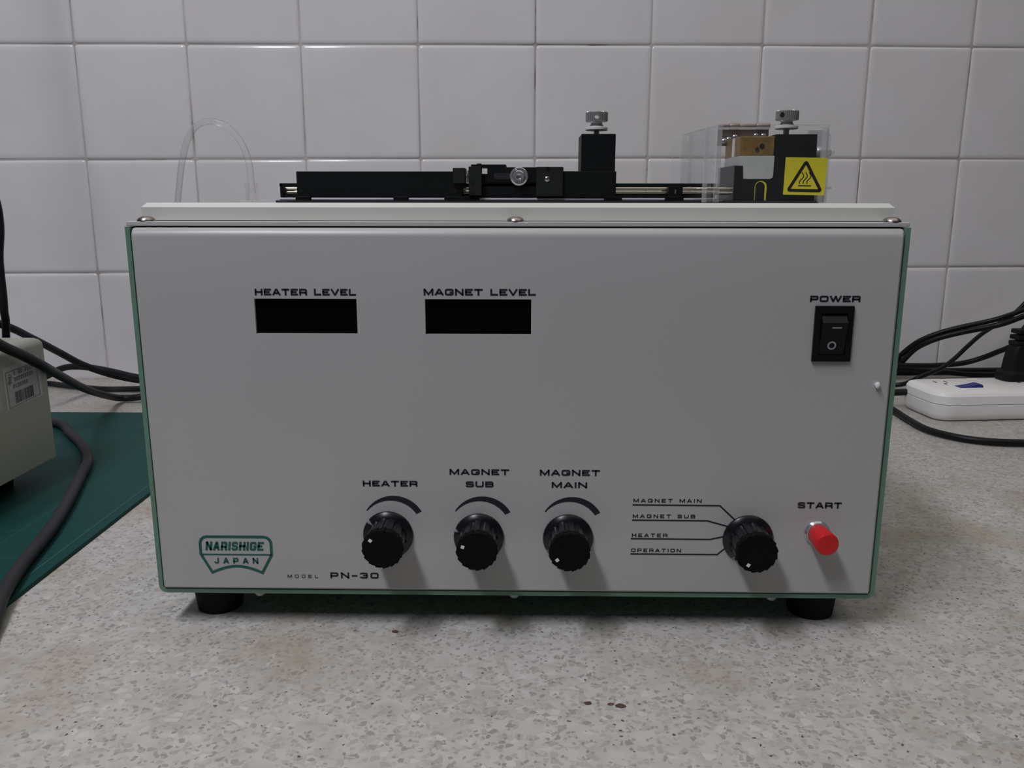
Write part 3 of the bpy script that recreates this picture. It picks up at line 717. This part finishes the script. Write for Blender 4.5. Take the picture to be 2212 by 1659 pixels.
blk('ceramic_spacer', 0.1378, 0.1590, Y0 + 0.0152, Y0 + 0.0218, 0.2722, 0.2836, 'nylon', label='white spacer between the brass blocks')
bm = bm_new()
prism(bm, [(0.1378, 0.2722), (0.1378, 0.2640), (0.1385, 0.2605), (0.1400, 0.2588), (0.1418, 0.2583), (0.1575, 0.2583), (0.1588, 0.2590), (0.1592, 0.2605), (0.1593, 0.2722)], 'y', Y0 + 0.0005, Y0 + 0.040)
part('ceramic_block', bm, M['ceramic'], label='pale grey ceramic block under the brass')
bm = bm_new(); lathe(bm, [(0.0012, 0.0008), (0.0012, 0.0004)], 'y', c=(0.1484, Y0, 0.2760), n=16); part('bore', bm, M['gap'], label='small dark hole')
bm = bm_new(); lathe(bm, [(0.0016, 0.0009), (0.0016, 0.0006)], 'y', c=(0.1513, Y0, 0.2780), n=16); part('spot', bm, M['charcoal'], label='dark round spot on brass')
bm = bm_new()
arch = [(0.1482, 0.2452), (0.1482, 0.2535)] + [(0.1515 + 0.0033 * math.cos(a), 0.2535 + 0.0033 * math.sin(a)) for a in [PI - PI * k / 12 for k in range(1, 12)]] + [(0.1548, 0.2535), (0.1548, 0.2452)]
ribbon(bm, arch, [0.0004] * 2 + [0.0004 + 0.0008 * min(1, max(0, (k - 4) / 5)) for k in range(11)] + [0.0012] * 2, Y0 - 0.0004)
part('arch_rim', bm, M['yellow'], hb, auto=None, label='pale yellow rim of the arched opening')
# hinge at the back edge of the cover
hy = 0.128
hg = blk('hinge', 0.1318, 0.1652, hy, hy + 0.001, 0.2862, 0.2910, 'hinge', label='small steel hinge of the clear cover')
blk('hinge_leaf', 0.1318, 0.1425, hy, hy + 0.001, 0.2805, 0.2862, 'hinge', hg)
for x0, x1, r_ in ((0.1318, 0.1388, .0015), (0.1390, 0.1452, 0.0021), (0.1456, 0.1560, 0.0016), (0.1564, 0.1652, 0.0021)):
    bm = bm_new(); lathe(bm, [(r_ * .9, x0), (r_, x0 + .0004), (r_, x1 - .0004), (r_ * .9, x1)], 'x', c=(0, hy - 0.001, 0.2928), n=20); part('hinge_knuckle', bm, M['hinge'], hg)
for x, z in ((0.1362, 0.2832), (0.1392, 0.2842), (0.1432, 0.2858), (0.1570, 0.2866), (0.1618, 0.2866)):
    bm = bm_new(); lathe(bm, [(0.0021, 0), (0.0019, -0.0009), (0.0011, -0.0015), (0.0003, -0.0016)], 'y', c=(x, hy, z), n=20); part('hinge_screw', bm, M['chrome'], hg)
bm = bm_new(); lathe(bm, [(0.0012, -0.009), (0.0012, -0.0002), (0.0034, 0.0), (0.0038, 0.0006), (0.0038, 0.0060), (0.0030, 0.0068), (0.0030, 0.0090)], 'x', c=(0.1935, 0.118, 0.2758), n=28); part('side_knob', bm, M['steel'], label='small steel side knob right of the post')
blk('back_bracket', 0.1900, 0.2030, 0.124, 0.127, 0.2440, 0.2905, 'ceramic', label='grey bracket behind the post')

# ---- clear acrylic cover
CY = 0.052; CT = 0.0030; zt = 0.2872; zb = 0.2440
def pane(name, x0, x1, y0, y1, z0, z1, parent, thin):
    bm = bm_new(); box(bm, x0, x1, y0, y1, z0, z1)
    me = fin(bm, name); me.materials.append(M['acrylic']); me.materials.append(M['acedge'])
    for p in me.polygons:
        n_ = p.normal; big = {'x': abs(n_.x), 'y': abs(n_.y), 'z': abs(n_.z)}[thin] > 0.9
        p.material_index = 0 if big else 1
    ori = WPOS[parent.name]
    for v in me.vertices: v.co -= ori
    return put(name, me, None, parent, at=ori)
cv = pane('acrylic_cover', 0.1150, 0.1785, CY, CY + CT, zb, zt, mc, 'y'); cv['label'] = 'clear acrylic box cover over the heater block'
def pane_seg(name, p, q, z0, z1, parent, t=0.0028):
    p = Vector(p); q = Vector(q); d = (q - p).normalized(); n_ = Vector((-d.y, d.x)) * t
    bm = bm_new(); prism(bm, [tuple(p), tuple(q), tuple(q + n_), tuple(p + n_)], 'z', z0, z1)
    me = fin(bm, name); me.materials.append(M['acrylic']); me.materials.append(M['acedge'])
    for f in me.polygons: f.material_index = 0 if abs(f.normal.x * n_.x + f.normal.y * n_.y) > 0.9 * t else 1
    for v in me.vertices: v.co -= WPOS[parent.name]
    return put(name, me, None, parent, at=WPOS[parent.name])
pane_seg('side_pane', (0.1122, 0.072), (0.1158, 0.0545), zb, zt, cv)
pane_seg('side_pane', (0.1090, 0.107), (0.1120, 0.0728), zb, zt, cv)
pane_seg('side_pane', (0.1083, 0.1255), (0.1090, 0.1076), zb, zt, cv)
pane_seg('side_pane', (0.1785, 0.0555), (0.1850, 0.072), zb, zt - 0.001, cv)
pane_seg('side_pane', (0.1852, 0.0728), (0.1990, 0.107), zb, zt - 0.002, cv)
pane('top_pane', 0.1182, 0.1780, 0.1215, 0.1250, 0.2905, 0.2920, cv, 'z')
pane('back_pane', 0.1083, 0.2070, 0.1310, 0.1338, zb, 0.2830, cv, 'y')
pane('wing_pane', 0.0995, 0.1085, 0.1076, 0.1104, zb, 0.2830, cv, 'y')
for z_ in (0.2515, 0.2715): pane('edge_rib', 0.1785, 0.1838, CY + 0.004, CY + 0.010, z_, z_ + 0.0015, cv, 'z')
# warning label on the cover
wl = bm_new(); prism(wl, [(0.1546, 0.2485), (0.1782, 0.2480), (0.1788, 0.2690), (0.1548, 0.2694)], 'y', CY - 0.0003, CY - 0.00005)
wl = part('warning_label', wl, M['yellow'], cv, label='square yellow hot surface warning label')
ly = CY - 0.0004
def lab(name, bm): part(name, bm, M['ink'], cv, auto=None)
cx = 0.16665
tri = [(cx - 0.0094, 0.2509), (cx + 0.0094, 0.2506), (cx - 0.0001, 0.2669)]
# rounded triangle outline
bm = bm_new(); rt = []
for k in range(3):
    p = Vector(tri[k]); a = (Vector(tri[k - 1]) - p).normalized(); b_ = (Vector(tri[(k + 1) % 3]) - p).normalized()
    for s in range(5):
        t = s / 4; rt.append(p + a * 0.0013 * (1 - t) ** 2 + b_ * 0.0013 * t ** 2)
ribbon(bm, [tuple(p) for p in rt], 0.0017, ly, True); lab('warning_triangle', bm)
bm = bm_new(); ribbon(bm, [(cx - 0.0038, 0.2535), (cx + 0.0036, 0.2534)], 0.0006, ly)
for dx in (-0.0024, -0.0003, 0.0018):
    ribbon(bm, [(cx + dx + 0.0009 * math.sin((t / 12) * 2 * PI * 1.0 + 0.6) * -1 + 0.0008 * (t / 12), 0.2545 + 0.0065 * t / 12) for t in range(13)], 0.0005, ly)
lab('heat_symbol', bm)

# ---- clear tube on the left
bm = bm_new(); tube(bm, [(-0.1795, 0.13, 0.2495), (-0.1800, 0.13, 0.2580), (-0.1804, 0.13, 0.2680), (-0.1835, 0.131, 0.2790), (-0.1890, 0.132, 0.2880), (-0.1970, 0.133, 0.2945), (-0.2065, 0.134, 0.2968), (-0.2165, 0.136, 0.2940), (-0.2250, 0.140, 0.2850), (-0.2320, 0.146, 0.2720), (-0.2385, 0.155, 0.2590), (-0.2480, 0.170, 0.2400), (-0.2600, 0.19, 0.215)], 0.0022, 16, 6)
part('clear_tube', bm, M['silicone'], label='arching clear flexible tube at the left of the tray')
bm = bm_new(); box(bm, -0.1830, -0.1765, 0.126, 0.134, 0.2448, 0.2572, 0.0008, 2); box(bm, -0.1905, -0.1660, 0.122, 0.138, 0.2437, 0.2452, 0.0004)
part('tube_fitting', bm, M['clearplastic'], label='translucent plastic tube fitting')

# ================================================================== LEFT: cutting mat, instrument
bm = bm_new(); prism(bm, [(-0.80, 0.494), (-0.3135, 0.4955), (-0.3125, 0.018), (-0.314, -0.02), (-0.80, -0.02)], 'z', 0.0, 0.0030)
es = [e for e in bm.edges if e.verts[0].co.z > .002 and e.verts[1].co.z > .002]
bmesh.ops.bevel(bm, geom=es, offset=0.0006, segments=1, affect='EDGES')
cm = put('cutting_mat', fin(bm, 'cutting_mat', auto=0.5), M['mat'], label='green cutting mat with grid lines lying left of the large instrument', cat='mat')
bm = bm_new(); box(bm, -0.7995, -0.3155, -0.0195, 0.4925, 0.0, 0.00305)
bm.free()
bm = bm_new()
def gl(p0, p1, w): ribbon(bm, [p0, p1], w, 0.00308, sheet='z')
gl((-0.790, 0.484), (-0.3225, 0.4855), 0.0007); gl((-0.3225, 0.4855), (-0.3215, -0.018), 0.0007)
for k in range(1, 10): gl((-0.3225 - 0.05 * k, 0.485), (-0.3225 - 0.05 * k, -0.018), 0.00035)
for k in range(1, 11): gl((-0.790, 0.4855 - 0.05 * k), (-0.3225, 0.4855 - 0.05 * k), 0.00035)
gl((-0.3225, 0.40), (-0.56, -0.018), 0.00035); gl((-0.3225, 0.46), (-0.72, 0.06), 0.00035)
put('printed_grid', fin(bm, 'printed_grid'), M['pencil'], cm)

io = bpy.data.objects.new('bench_instrument', None); COL.objects.link(io); io.location = (-0.58, 0.05, 0.003); WPOS[io.name] = Vector(io.location)
io['label'] = 'beige grey metal box instrument with barcode sticker standing on the green mat'; io['category'] = 'instrument'
bm = bm_new(); box(bm, -0.745, -0.413, -0.16, 0.2610, 0.0222, 0.1300, 0.007, 4, lambda e: abs(e.verts[0].co.z - 0.13) < 1e-5 and abs(e.verts[1].co.z - 0.13) < 1e-5)
part('housing', bm, M['instr'], io, auto=0.9)
for x, y in ((-0.447, 0.228), (-0.447, -0.12), (-0.71, 0.228), (-0.71, -0.12)):
    bm = bm_new(); lathe(bm, [(0.0115, 0.003), (0.0135, 0.0225)], c=(x, y, 0), n=28); part('foot', bm, M['rubber'], io)
# sticker on its right flank (x = -0.413 plane; page runs along y)
SX = -0.413
def L(u, v):   # u 0..1 from near edge to far edge, v 0..1 up
    return (0.2012 + u * 0.0512, 0.0784 + v * 0.0350 + 0.0018 * u)
bm = bm_new(); prism(bm, [L(0, 0), L(1, 0), L(1, 1), L(0, 1)], 'x', SX, SX + 0.0002); stk = part('barcode_sticker', bm, M['paperedge'], io, label='off white sticker with red-free seal and barcode'); stk['label'] = 'off white sticker with round seal, small print and barcode'
bm = bm_new(); poly(bm, [L(.06, .02), L(.93, .05), L(.90, .89), L(.05, .89)], SX + 0.00028, 'x'); part('sticker_paper', bm, M['paper'], stk, auto=None)
bm = bm_new(); ribbon(bm, [L(.07, .03), L(.92, .06), L(.89, .87), L(.06, .87)], 0.0004, SX + 0.0004, True, 'x')
for a0, a1 in ((0.3, 2.2), (3.4, 4.6)):
    ribbon(bm, [(L(.155, .68)[0] + 0.0032 * math.cos(a), L(.155, .68)[1] + 0.0042 * math.sin(a)) for a in [a0 + (a1 - a0) * k / 10 for k in range(11)]], 0.0005, SX + 0.0004, False, 'x')
for du in (-0.028, -0.005, 0.022): ribbon(bm, [L(.155 + du, .60), L(.160 + du, .75)], 0.0006, SX + 0.0004, False, 'x')
ribbon(bm, [L(.12, .745), L(.19, .745)], 0.0005, SX + .0004, False, 'x'); ribbon(bm, [L(.12, .60), L(.19, .60)], 0.0005, SX + .0004, False, 'x')
part('sticker_frame', bm, M['fadeink'], stk, auto=None)
bm = bm_new(); rr = random.Random(4)
for v, u0, u1, n_ in ((.80, .27, .82, 9), (.655, .27, .86, 10), (.50, .22, .70, 8)):
    for k in range(n_):
        u = u0 + (u1 - u0) * k / n_; w_ = (u1 - u0) / n_ * 0.62
        if rr.random() < 0.12: continue
        for q in range(3): ribbon(bm, [L(u + w_ * q / 2.4, v - .045), L(u + w_ * q / 2.4 + rr.uniform(-.01, .01), v + .045)], 0.0003, SX + .0004, False, 'x')
        for q in range(2): ribbon(bm, [L(u, v - .04 + .07 * q), L(u + w_, v - .04 + .07 * q)], 0.0003, SX + .0004, False, 'x')
part('small_print', bm, M['fadeink'], stk, auto=None)
bm = bm_new(); u = 0.24
while u < 0.72:
    w_ = rr.choice((.008, .012, .02, .028)); poly(bm, [L(u, .09), L(u + w_, .09), L(u + w_, .36), L(u, .36)], SX + .0004, 'x'); u += w_ + rr.choice((.008, .012, .018))
part('barcode', bm, M['ink'], stk, auto=None)
bm = bm_new(); prism(bm, [(0.150, 0.077), (0.1963, 0.080), (0.1945, 0.096), (0.150, 0.094)], 'x', SX, SX + 0.0002); part('plain_sticker', bm, M['paper'], io, label='second pale sticker nearer the camera')

# ================================================================== CORDS
def cord(name, pts, r, mt, label, group=None, sub=8):
    bm = bm_new()
    if isinstance(pts[0], list):
        for p in pts: tube(bm, p, r, 12, sub)
    else: tube(bm, pts, r, 12, sub, True)
    return put(name, fin(bm, name, auto=1.2), M[mt], label=label, cat='cable', group=group)
cord('hanging_cable', [(-0.56, 0.40, 0.02), (-0.515, 0.36, 0.06), (-0.500, 0.345, 0.095), (-0.4925, 0.337, 0.118), (-0.4885, 0.333, 0.1330), (-0.4868, 0.33, 0.1420), (-0.4860, 0.33, 0.1571), (-0.4850, 0.33, 0.1916), (-0.4805, 0.33, 0.2213), (-0.4815, 0.33, 0.2464), (-0.4894, 0.33, 0.2629), (-0.5031, 0.33, 0.2995), (-0.53, 0.335, 0.36), (-0.58, 0.36, 0.50), (-0.60, 0.42, 0.75), (-0.61, 0.50, 1.0)], 0.0036, 'cordblack', 'thick black cord rising along the left edge of the photo behind the beige instrument')
cord('slanting_cable', [(-0.95, 0.20, 0.24), (-0.75, 0.30, 0.20), (-0.62, 0.40, 0.142), (-0.5707, 0.45, 0.1137), (-0.5659, 0.5, 0.0893), (-0.5639, 0.55, 0.0634), (-0.5533, 0.58, 0.0426), (-0.5297, 0.61, 0.023), (-0.5044, 0.655, 0.0055), (-0.46, 0.665, 0.0048), (-0.40, 0.64, 0.0048), (-0.30, 0.55, 0.0048), (-0.15, 0.40, 0.0048), (-0.05, 0.27, 0.02), (-0.04, 0.205, 0.06)], 0.0044, 'cord', 'black cord slanting down against the tiles behind the looped cord')
cord('looped_cord', [(-0.52, -0.25, 0.3), (-0.43, -0.05, 0.255), (-0.405, 0.12, 0.173), (-0.405, 0.1905, 0.1347), (-0.405, 0.2184, 0.1211), (-0.405, 0.2436, 0.1077), (-0.4206, 0.285, 0.0941), (-0.4421, 0.34, 0.0764), (-0.4688, 0.42, 0.0488), (-0.4863, 0.49, 0.0255), (-0.4950, 0.5500, 0.0070), (-0.4700, 0.5550, 0.0080), (-0.4600, 0.5750, 0.0125), (-0.4800, 0.5890, 0.0220), (-0.5042, 0.5950, 0.0260), (-0.5273, 0.6000, 0.0300), (-0.5559, 0.6065, 0.0335), (-0.5848, 0.6153, 0.0335), (-0.6099, 0.6263, 0.0280), (-0.6353, 0.6350, 0.0160), (-0.6650, 0.6200, 0.0062), (-0.72, 0.58, 0.0046), (-0.82, 0.56, 0.0046), (-1.0, 0.60, 0.0046)], 0.0042, 'cord', 'dark grey cord hanging over the beige instrument and looping back before the tiles')
cord('flat_cord', [(-0.72, 0.655, 0.0042), (-0.6651, 0.6516, 0.0042), (-0.6386, 0.6450, 0.0042), (-0.5998, 0.6290, 0.0042), (-0.5725, 0.6189, 0.0042), (-0.5452, 0.6120, 0.0042), (-0.5100, 0.6140, 0.0042), (-0.47, 0.620, 0.0042), (-0.40, 0.590, 0.0042), (-0.28, 0.60, 0.0042), (-0.10, 0.66, 0.0042)], 0.0036, 'cordgrey', 'thin dark cord lying on the worktop at the foot of the tiles, left')
cord('mat_cord', [(-0.62, 0.455, 0.0080), (-0.5130, 0.430, 0.0080), (-0.4680, 0.384, 0.0080), (-0.4330, 0.341, 0.0080), (-0.4040, 0.296, 0.0080), (-0.3860, 0.249, 0.0080), (-0.3610, 0.180, 0.0080), (-0.3430, 0.123, 0.0080), (-0.3290, 0.067, 0.0082), (-0.3150, 0.022, 0.0080), (-0.3010, -0.012, 0.0052), (-0.2900, -0.045, 0.0048), (-0.2850, -0.09, 0.0048), (-0.290, -0.15, 0.0048), (-0.31, -0.22, 0.0048)], 0.0046, 'cordgrey', 'thick dark grey cord curving across the green cutting mat towards the camera')
cord('black_cord', [(0.02, 0.50, 0.0042), (0.15, 0.62, 0.0042), (0.30, 0.69, 0.0042), (0.40, 0.70, 0.0045), (0.46, 0.70, 0.0052), (0.5242, 0.7170, 0.0114), (0.5335, 0.7120, 0.0279), (0.5450, 0.7065, 0.0447), (0.5554, 0.6971, 0.0555), (0.5721, 0.6881, 0.0653), (0.5948, 0.6795, 0.0735), (0.6204, 0.6711, 0.0810), (0.6389, 0.6622, 0.0881), (0.6719, 0.6642, 0.1003), (0.76, 0.65, 0.14), (0.95, 0.62, 0.20)], 0.0038, 'cordblack', 'lower cord of the black pair arching up to the right behind the power strip')
cord('black_cord', [(-0.05, 0.55, 0.0042), (0.10, 0.66, 0.0042), (0.27, 0.71, 0.0042), (0.40, 0.715, 0.0045), (0.46, 0.715, 0.0045), (0.522, 0.7210, 0.0182), (0.5310, 0.7178, 0.0335), (0.5434, 0.7085, 0.0508), (0.5549, 0.7000, 0.0616), (0.5717, 0.6920, 0.0711), (0.5944, 0.6835, 0.0798), (0.6199, 0.6750, 0.0877), (0.6384, 0.6672, 0.0952), (0.6714, 0.6692, 0.1073), (0.76, 0.66, 0.148), (0.95, 0.64, 0.21)], 0.0034, 'cordblack', 'upper cord of the black pair arching up to the right behind the power strip')
cord('black_cord', [(0.47, 0.655, 0.004), (0.505, 0.645, 0.0085), (0.5164, 0.6246, 0.0223), (0.5532, 0.6469, 0.0291), (0.5812, 0.6686, 0.0382), (0.6064, 0.6852, 0.0532), (0.635, 0.707, 0.0664), (0.6618, 0.7237, 0.0763), (0.6893, 0.7354, 0.0885), (0.7052, 0.7364, 0.1048), (0.721, 0.7374, 0.1255)], 0.0030, 'cordblack', 'black cord climbing diagonally from behind the power strip under the arching pair')
cord('black_cord', [(0.05, 0.47, 0.0045), (0.20, 0.60, 0.0045), (0.32, 0.665, 0.010), (0.40, 0.685, 0.0195), (0.45, 0.693, 0.0221), (0.5198, 0.7050, 0.0225), (0.5385, 0.7050, 0.0224), (0.5733, 0.7030, 0.0230), (0.6080, 0.6980, 0.0272), (0.6295, 0.6880, 0.0367), (0.6430, 0.6760, 0.0474), (0.6523, 0.6670, 0.0554), (0.6698, 0.6541, 0.0730), (0.72, 0.63, 0.105), (0.90, 0.58, 0.15)], 0.0036, 'cordblack', 'black cord running level behind the power strip then rising past the plug')
cord('black_cord', [(-0.30, 0.700, 0.0052), (0.10, 0.724, 0.0052), (0.40, 0.740, 0.0052), (0.5257, 0.7454, 0.0052), (0.58, 0.7487, 0.0052), (0.6478, 0.7529, 0.0052), (0.80, 0.762, 0.0052)], 0.0050, 'cordblack', 'thick black cord lying along the foot of the tiles on the right')
cord('black_cord', [(-0.20, 0.690, 0.0042), (0.20, 0.712, 0.0042), (0.40, 0.726, 0.0110), (0.516, 0.7247, 0.0138), (0.536, 0.7226, 0.0142), (0.5627, 0.7206, 0.0128), (0.5963, 0.7217, 0.0100), (0.64, 0.7290, 0.0052), (0.70, 0.735, 0.0045)], 0.0036, 'cordblack', 'short black cord resting on the thick cord at the foot of the tiles')
cord('black_cord', [(0.10, 0.205, 0.06), (0.11, 0.26, 0.02), (0.17, 0.40, 0.0042), (0.30, 0.60, 0.0042), (0.39, 0.66, 0.0042), (0.4320, 0.620, 0.0042), (0.4400, 0.5700, 0.0042), (0.4405, 0.5181, 0.0042), (0.4386, 0.4732, 0.0042), (0.4402, 0.4330, 0.0042), (0.4557, 0.4042, 0.0042), (0.4793, 0.3884, 0.0042), (0.5154, 0.3831, 0.0042), (0.5534, 0.3842, 0.0042), (0.66, 0.42, 0.0042), (0.85, 0.50, 0.0042)], 0.0038, 'cordblack', 'black cord curving over the open worktop in front of the power strip')

# ================================================================== POWER STRIP
ps = bpy.data.objects.new('power_strip', None); COL.objects.link(ps); ps.location = (0.472, 0.479, 0); ps.rotation_euler = (0, 0, 0.10); WPOS[ps.name] = Vector((0, 0, 0))
ps['label'] = 'white plastic power strip with blue switches on the right of the worktop'; ps['category'] = 'power strip'
def outline(x0, x1, y0, y1, r, n=5):
    o = []
    for cx_, cy_, a0 in ((x1 - r, y1 - r, 0), (x0 + r, y1 - r, PI / 2), (x0 + r, y0 + r, PI), (x1 - r, y0 + r, 1.5 * PI)):
        for k in range(n + 1): o.append((cx_ + r * math.cos(a0 + PI / 2 * k / n), cy_ + r * math.sin(a0 + PI / 2 * k / n)))
    return o
def shell(levels):
    bm = bm_new(); rings = []
    for ins, z in levels:
        rings.append([bm.verts.new((x, y, z)) for x, y in outline(ins, 0.36 - ins, ins, 0.084 - ins, 0.020 - min(ins, .012))])
    for A, B in zip(rings, rings[1:]):
        for k in range(len(A)): bm.faces.new((A[k], A[(k + 1) % len(A)], B[(k + 1) % len(A)], B[k]))
    bm.faces.new(rings[0][::-1]); bm.faces.new(rings[-1]); return bm
def pp(name, bm, mt, parent=ps, label=None, auto=0.5):
    o = bpy.data.objects.new(name, fin(bm, name, auto=auto)); COL.objects.link(o); o.data.materials.append(M[mt]); o.parent = parent
    if label: o['label'] = label
    return o
pp('lower_shell', shell([(0.004, 0.001), (0.001, 0.0045), (0.0, 0.009), (0.0, 0.0186), (0.0006, 0.0190)]), 'strip')
pp('seam', shell([(0.0010, 0.0188), (0.0010, 0.0197)]), 'slot')
up = pp('upper_shell', shell([(0.0006, 0.0195), (0.0, 0.0199), (0.0006, 0.0290), (0.0030, 0.0325), (0.0085, 0.0342)]), 'strip')
for k in range(3):
    x = 0.050 + 0.092 * k
    for sx_ in (-0.0065, 0.0065):
        bm = bm_new(); box(bm, x - 0.014 + sx_ - 0.0009, x - 0.014 + sx_ + 0.0009, 0.054, 0.062, 0.0343, 0.0345); pp('socket_slot', bm, 'slot')
    bm = bm_new(); lathe(bm, [(0.0022, 0.0343), (0.0022, 0.0345)], c=(x - 0.014, 0.047, 0), n=14); pp('socket_slot', bm, 'slot')
    # rocker with one end raised
    s_ = 1 if k == 0 else -1
    bm = bm_new(); x1 = x + 0.004
    prof_ = [(-0.014, 0.0340), (0.014, 0.0340), (0.0138, 0.0362), (0.0122, 0.0378), (0.0085, 0.0381), (0.0, 0.0362), (-0.014, 0.0344)]
    prism(bm, [(x1 + u * s_, z) for u, z in prof_], 'y', 0.0240, 0.0360); pp('rocker_switch', bm, 'blue', label='blue rocker switch')
bm = bm_new(); tube(bm, [(-0.40, -0.05, 0.0045), (-0.25, 0.03, 0.0045), (-0.13, 0.068, 0.008), (-0.060, 0.072, 0.0175), (-0.03, 0.070, 0.0190), (-0.004, 0.068, 0.020), (0.004, 0.068, 0.020)], 0.0040); pp('strip_lead', bm, 'cordblack', label='black supply lead')

# plug standing in the strip
pl = bpy.data.objects.new('power_plug', None); COL.objects.link(pl); pl.scale = (1.06, 1.06, 1.06); pl.location = (0.602, 0.556, 0.0345); pl.rotation_euler = (0, 0, 0.10)
WPOS[pl.name] = Vector((0, 0, 0)); pl['label'] = 'black moulded plug standing upright in the white power strip'; pl['category'] = 'plug'
bm = bm_new()
def rr_(hx, hy_, z, n=5, r=None):
    r = r or min(hx, hy_) * 0.6; return [bm.verts.new((x, y, z)) for x, y in outline(-hx, hx, -hy_, hy_, r, n)]
rings = [rr_(0.0215, 0.0130, 0.0), rr_(0.0220, 0.0135, 0.003), rr_(0.0215, 0.0132, 0.0085), rr_(0.0165, 0.0110, 0.0115), rr_(0.0158, 0.0105, 0.020), rr_(0.0145, 0.0098, 0.030), rr_(0.0118, 0.0090, 0.0385), rr_(0.0100, 0.0085, 0.0400)]
for A, B in zip(rings, rings[1:]):
    for k in range(len(A)): bm.faces.new((A[k], A[(k + 1) % len(A)], B[(k + 1) % len(A)], B[k]))
bm.faces.new(rings[0][::-1]); bm.faces.new(rings[-1]); pp('plug_body', bm, 'plug', pl)
for k in range(3):
    bm = bm_new(); w_ = 0.0112 - 0.0007 * k
    box(bm, -w_, w_, -0.0075, 0.0075, 0.0400 + 0.0066 * k, 0.0450 + 0.0066 * k, 0.0008); pp('strain_relief', bm, 'plug', pl)
bm = bm_new(); tube(bm, [(0, 0, 0.038), (0, 0, 0.052), (0.004, 0.001, 0.060), (0.016, 0.004, 0.070), (0.040, 0.010, 0.082), (0.09, 0.02, 0.095), (0.25, 0.03, 0.13)], 0.0040); pp('plug_cord', bm, 'plug', pl)

# ================================================================== CRUMBS on the worktop
rr = random.Random(11)
for x, y, s, lb in ((0.0379, -0.0737, 0.0013, 'leftmost of three reddish brown crumbs on the worktop before the large instrument'),
                    (0.0492, -0.0742, 0.0011, 'middle one of three reddish brown crumbs on the worktop before the large instrument'),
                    (-0.0690, -0.0045, 0.0013, 'orange brown fleck close under the front edge of the large instrument'),
                    (0.0538, -0.0757, 0.0016, 'rightmost of three reddish brown crumbs on the worktop before the large instrument')):
    bm = bm_new(); bmesh.ops.create_icosphere(bm, subdivisions=2, radius=s)
    for v in bm.verts:
        v.co *= 1 + rr.uniform(-.25, .25); v.co.x *= 1.5; v.co.z = max(v.co.z * 0.35, -s * 0.25)
    zmin = min(v.co.z for v in bm.verts)
    put('rust_crumb', fin(bm, 'rust_crumb', auto=0.5), M['rust'], at=(x, y, -zmin), label=lb, cat='crumb', group=None if y > -0.01 else 'brown crumbs on the worktop')
